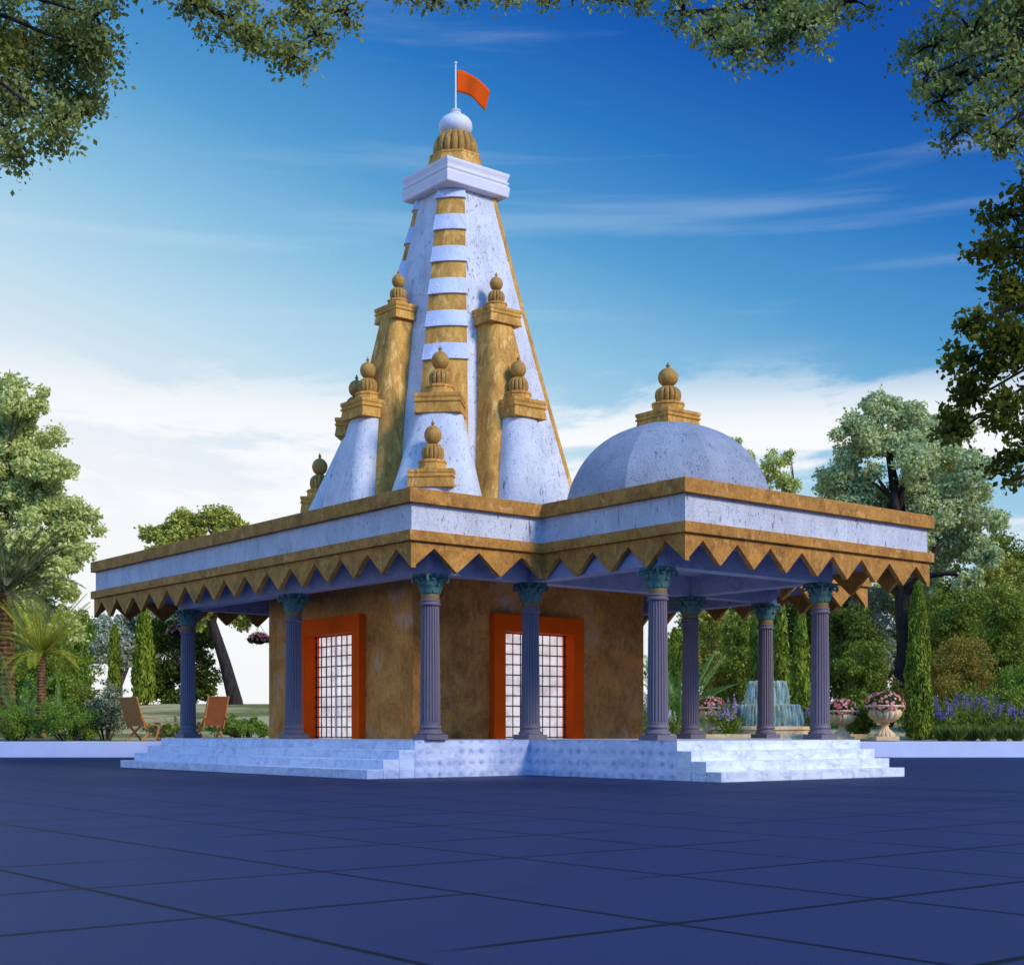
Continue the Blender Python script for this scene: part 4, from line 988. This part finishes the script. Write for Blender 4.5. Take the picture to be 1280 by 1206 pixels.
# ------------------------------------------------------------------ stone urns with pink flowers
def make_urn():
    U = empty('flower_urn')
    MB().box(-.33, .33, -.33, .33, 0, .13).build('plinth', M['stone'], U, bevel=.015)
    b = MB(); b.lathe([(.29, .131), (.30, .17), (.27, .21), (.20, .28), (.13, .34), (.105, .40), (.105, .44), (.14, .46), (.14, .48), (.10, .50)], 14 * 6, lobes=14, amp=.12); b.build('foot', M['stone'], U, smooth=55)
    b = MB(); b.lathe([(.10, .501), (.24, .54), (.38, .62), (.47, .74), (.48, .82), (.44, .90), (.42, .93)], 16 * 6, lobes=16, amp=.10)
    b.build('bowl', M['stone'], U, smooth=55)
    MB().lathe([(.42, .931), (.50, .94), (.545, .965), (.555, .99), (.54, 1.015), (.49, 1.02), (.43, 1.0), (.40, .94), (.38, .90)], 64).build('rim', M['stone'], U, smooth=50)
    return U
def make_flowers(seed=5):
    P = empty('flowering_plant'); g = np.random.default_rng(seed); n = 1500
    d = g.normal(size=(n, 3)); d[:, 2] = np.abs(d[:, 2]) - .25; d /= np.linalg.norm(d, axis=1)[:, None]
    c = d * np.array([.52, .52, .44]) * g.uniform(.55, .95, (n, 1)); leaf_mesh('foliage', c, .075, LM['dark'], P, 1.6, seed=seed, outward=d, ow=.4)
    m = 150; fc = []; k = 0
    d = g.normal(size=(m, 3)); d[:, 2] = np.abs(d[:, 2]) - .2; d /= np.linalg.norm(d, axis=1)[:, None]
    cen = d * np.array([.54, .54, .46]) * g.uniform(.92, 1.06, (m, 1)); V = []; Fc = []
    for c_, n_ in zip(cen, d):
        u = np.cross(n_, [0.3, .2, 1]); u /= np.linalg.norm(u); v_ = np.cross(n_, u); r = g.uniform(.045, .07); o = len(V); V.append(c_)
        for a in range(10):
            rr = r * (1 if a % 2 == 0 else .55); V.append(c_ + (u * math.cos(a * .6283) + v_ * math.sin(a * .6283)) * rr + n_ * rr * .3)
        for a in range(10): Fc.append((o, o + 1 + a, o + 1 + (a + 1) % 10))
    me = bpy.data.meshes.new('blossom'); me.from_pydata([tuple(x) for x in V], [], Fc); link('blossom', me, LM['pink'], P)
    return P
uspec = [(1106, 924, 47.4, 'stone urn on a square plinth beside the tall thick cypress', 'pink flowers heaped in the urn beside the tall thick cypress'),
         (1052, 928, 48.2, 'stone urn just right of the last porch column', 'pink flowers heaped in the urn right of the last porch column'),
         (888, 918, 52.5, 'stone urn between the second and third porch columns', 'pink flowers heaped in the urn between the porch columns')]
UP, FP = make_urn(), make_flowers()
for i, (px, pb_, y, l1, l2) in enumerate(uspec):
    u = UP if i == 0 else copy_tree(UP); fl = FP if i == 0 else copy_tree(FP)
    x = (px - 640) / F_PX * y; z = gz(x, y); k = (1.18, 1.0, 1.02)[i]
    u.location = (x, y, z); u.scale = (k, k, k); u.rotation_euler.z = .2 * i
    fl.location = (x, y, z + .96 * k); fl.scale = (k, k, k); fl.rotation_euler.z = 1.3 * i
    tag(u, l1, 'urn', 'stone flower urns'); tag(fl, l2, 'flower', 'pink flowers in the urns')
# hanging baskets below the rear eaves
HB = empty('hanging_basket')
b = MB(); b.lathe([(.02, -.16), (.10, -.15), (.20, -.09), (.25, -.01), (.26, 0), (.23, -.01)], 24); b.build('basket', M['bark'], HB, smooth=50)
b = MB()
for a in range(3): b.tube([(.28 * math.cos(a * 2.094), .28 * math.sin(a * 2.094), 0), (0, 0, .45)], .008, 5)
b.tube([(0, 0, .45), (0, 0, .58)], .008, 5); b.build('chain', M['iron'], HB)
def roof_local(px, yv): 
    w = Vector(((px - 640) / F_PX * yv, yv, 0)); return w
for i, (px, y, l1, l2) in enumerate([(324, 41.5, 'small hanging basket next to the left end of the brown wall', 'pink flowers spilling from the basket next to the brown wall'), (224, 38.5, 'small hanging basket beside the capital of the left end column', 'pink flowers spilling from the basket beside the left end column')]):
    h = HB if i == 0 else copy_tree(HB); w = roof_local(px, y); ztop = 4.135
    h.location = (w.x, y, ztop - .58); tag(h, l1, 'hanging basket', 'hanging flower baskets')
    fl = copy_tree(FP); fl.location = (w.x, y, ztop - .62); fl.scale = (.66, .66, .55); fl.rotation_euler.z = 2.1 + i; tag(fl, l2, 'flower', 'pink flowers in the hanging baskets')

# ------------------------------------------------------------------ fountain
FX, FY = (959 - 640) / F_PX * 51.5, 51.5
FO = empty('fountain', (FX, FY, gz(FX, FY))); tag(FO, 'two tiered stone fountain with falling water behind the porch', 'fountain')
b = MB(); b.lathe([(2.0, -.1), (2.0, .22), (2.05, .24), (2.05, .34), (1.98, .36), (1.80, .36), (1.76, .33), (1.76, .12), (.0, .12)], 64); b.build('basin', M['stone'], FO, smooth=40)
b = MB(); b.lathe([(.30, .121), (.28, .25), (.16, .35), (.12, .6), (.18, .75), (.10, .85), (.55, .98), (1.04, 1.08), (1.08, 1.12), (1.03, 1.12), (.3, 1.03), (.1, 1.03)], 40); b.build('lower_bowl', M['stone'], FO, smooth=50)
b = MB(); b.lathe([(.09, 1.031), (.10, 1.2), (.07, 1.5), (.10, 1.75), (.30, 1.85), (.56, 1.95), (.58, 1.98), (.53, 1.98), (.1, 1.92), (.05, 1.95), (.04, 2.12), (.0, 2.14)], 36); b.build('upper_bowl', M['stone'], FO, smooth=50)
s = NT('falling_water'); p = s.n('ShaderNodeBsdfPrincipled'); p.inputs['Base Color'].default_value = c4(.82, .99, .93); p.inputs['Roughness'].default_value = .25
tl = s.n('ShaderNodeBsdfTranslucent'); tl.inputs[0].default_value = c4(.74, .99, .86); tp = s.n('ShaderNodeBsdfTransparent')
m1 = s.n('ShaderNodeMixShader'); m1.inputs[0].default_value = .5; s.l(p.outputs[0], m1.inputs[1]); s.l(tl.outputs[0], m1.inputs[2])
m2 = s.n('ShaderNodeMixShader'); s.l(s.rng(s.noise(3.5, s.vec((3, 3, .5)), 4, .6), .40, .62, .02, .34), m2.inputs[0]); s.l(tp.outputs[0], m2.inputs[1]); s.l(m1.outputs[0], m2.inputs[2]); s.l(m2.outputs[0], s.out.inputs[0]); M['water'] = s.m
def veil(r0, r1, z0, z1, n, seed):
    g = random.Random(seed); b = MB()
    for i in range(n):
        a = 2 * math.pi * i / n + g.uniform(-.05, .05); e = g.uniform(-.10, .12); w_ = g.uniform(.012, .05); pts = []; lo = z1 if g.random() < .75 else z1 + (z0 - z1) * g.uniform(.1, .4)
        for q in np.linspace(0, 1, 8):
            r = r0 + (r1 - r0 + e) * math.sqrt(q) if q > 0 else r0; z = z0 + .05 * math.sin(min(1, q * 5) * math.pi) - (z0 - lo) * q ** 1.5
            pts.append((r * math.cos(a), r * math.sin(a), z))
        b.tube(pts, [w_ * (.6 + .6 * q) for q in np.linspace(0, 1, 8)], 5)
    return b
veil(.58, .69, 2.0, 1.14, 110, 3).build('water_veil', M['water'], FO, smooth=60)
veil(1.08, 1.20, 1.14, .14, 190, 4).build('water_veil', M['water'], FO, smooth=60)
MB().lathe([(1.755, .22), (1.0, .235), (.0, .24)], 48).build('pool', M['water'], FO)
# flat stone edging running from the basin
eg = MB().box(-3.3, 3.6, -.16, .16, -.2, .16).build('stone_edging', M['stone'], None, bevel=.02)
eg.location = ((955 - 640) / F_PX * 49.2, 49.2, .58); tag(eg, 'low sand coloured stone edging in front of the fountain', 'edging')

# ------------------------------------------------------------------ folding teak chairs and table
def make_chair():
    c = empty('garden_chair'); tl_ = .34      # faces +x; back leans towards -x
    bk0 = Vector((-.22, 0, .40)); bk1 = Vector((-.22 - tl_, 0, 1.22))
    for sgn in (-1, 1):
        y = sgn * .27
        MB().bar((.30, y, .02), (-.40, y, .66), .03, .055).build('leg', M['teak'], c, bevel=.004)
        MB().bar((-.34, y * .88, .02), (.24, y * .88, .42), .03, .055).build('leg', M['teak'], c, bevel=.004)
        MB().bar((-.42, y * 1.02, .66), (.26, y * 1.02, .64), .06, .03).build('armrest', M['teak'], c, bevel=.006)
        MB().bar(bk0 + Vector((0, y * .93, -.05)), bk1 + Vector((0, y * .93, .02)), .035, .05, (1, 0, 0)).build('back_post', M['teak'], c, bevel=.004)
    b = MB()
    for i in range(9): b.bar((-.20 + .052 * i, -.24, .43), (-.20 + .052 * i, .24, .43), .04, .018)
    b.build('seat', M['teak'], c)
    b = MB(); d = (bk1 - bk0).normalized()
    for i in range(13):
        p = bk0.lerp(bk1, .06 + .92 * i / 12) + Vector((-.012, 0, 0)); b.bar(p + Vector((0, -.235, 0)), p + Vector((0, .235, 0)), .065, .018, (d.cross(Vector((0, 1, 0)))))
    b.build('backrest', M['teak'], c)
    return c
ch = make_chair(); x, y, z = G(178, 47.4); ch.location = (x, y, z); ch.rotation_euler.z = R(60); ch.scale = (1.18, 1.5, 1.18)
tag(ch, 'slatted teak chair left of the garden table, its back to the camera', 'chair', 'teak chairs at the garden table')
c2 = copy_tree(ch); x, y, z = G(262, 47.6); c2.location = (x, y, z); c2.rotation_euler.z = R(128); c2.scale = (1.2, 1.45, 1.2)
tag(c2, 'dark teak chair right of the garden table beside the left end column', 'chair', 'teak chairs at the garden table')
for o in c2.children:
    if o.name.startswith(('backrest', 'seat')):
        o.data = o.data.copy(); o.data.materials[0] = M['teak_dark']
tb = empty('garden_table', G(221, 47.2)); tb.scale = (1.15, 1.0, 1.1); tag(tb, 'low teak table between the two teak chairs', 'table')
b = MB()
for i in range(9): b.box(-.62, .62, -.38 + .085 * i, -.38 + .085 * i + .075, .55, .58)
b.box(-.6, -.55, -.36, .36, .50, .548); b.box(.55, .6, -.36, .36, .50, .548); b.build('tabletop', M['teak'], tb)
for sx_ in (-1, 1):
    for sy_ in (-1, 1): MB().bar((sx_ * .55, sy_ * .33, 0), (sx_ * .42, sy_ * .33, .50), .05, .05).build('leg', M['teak'], tb, bevel=.004)
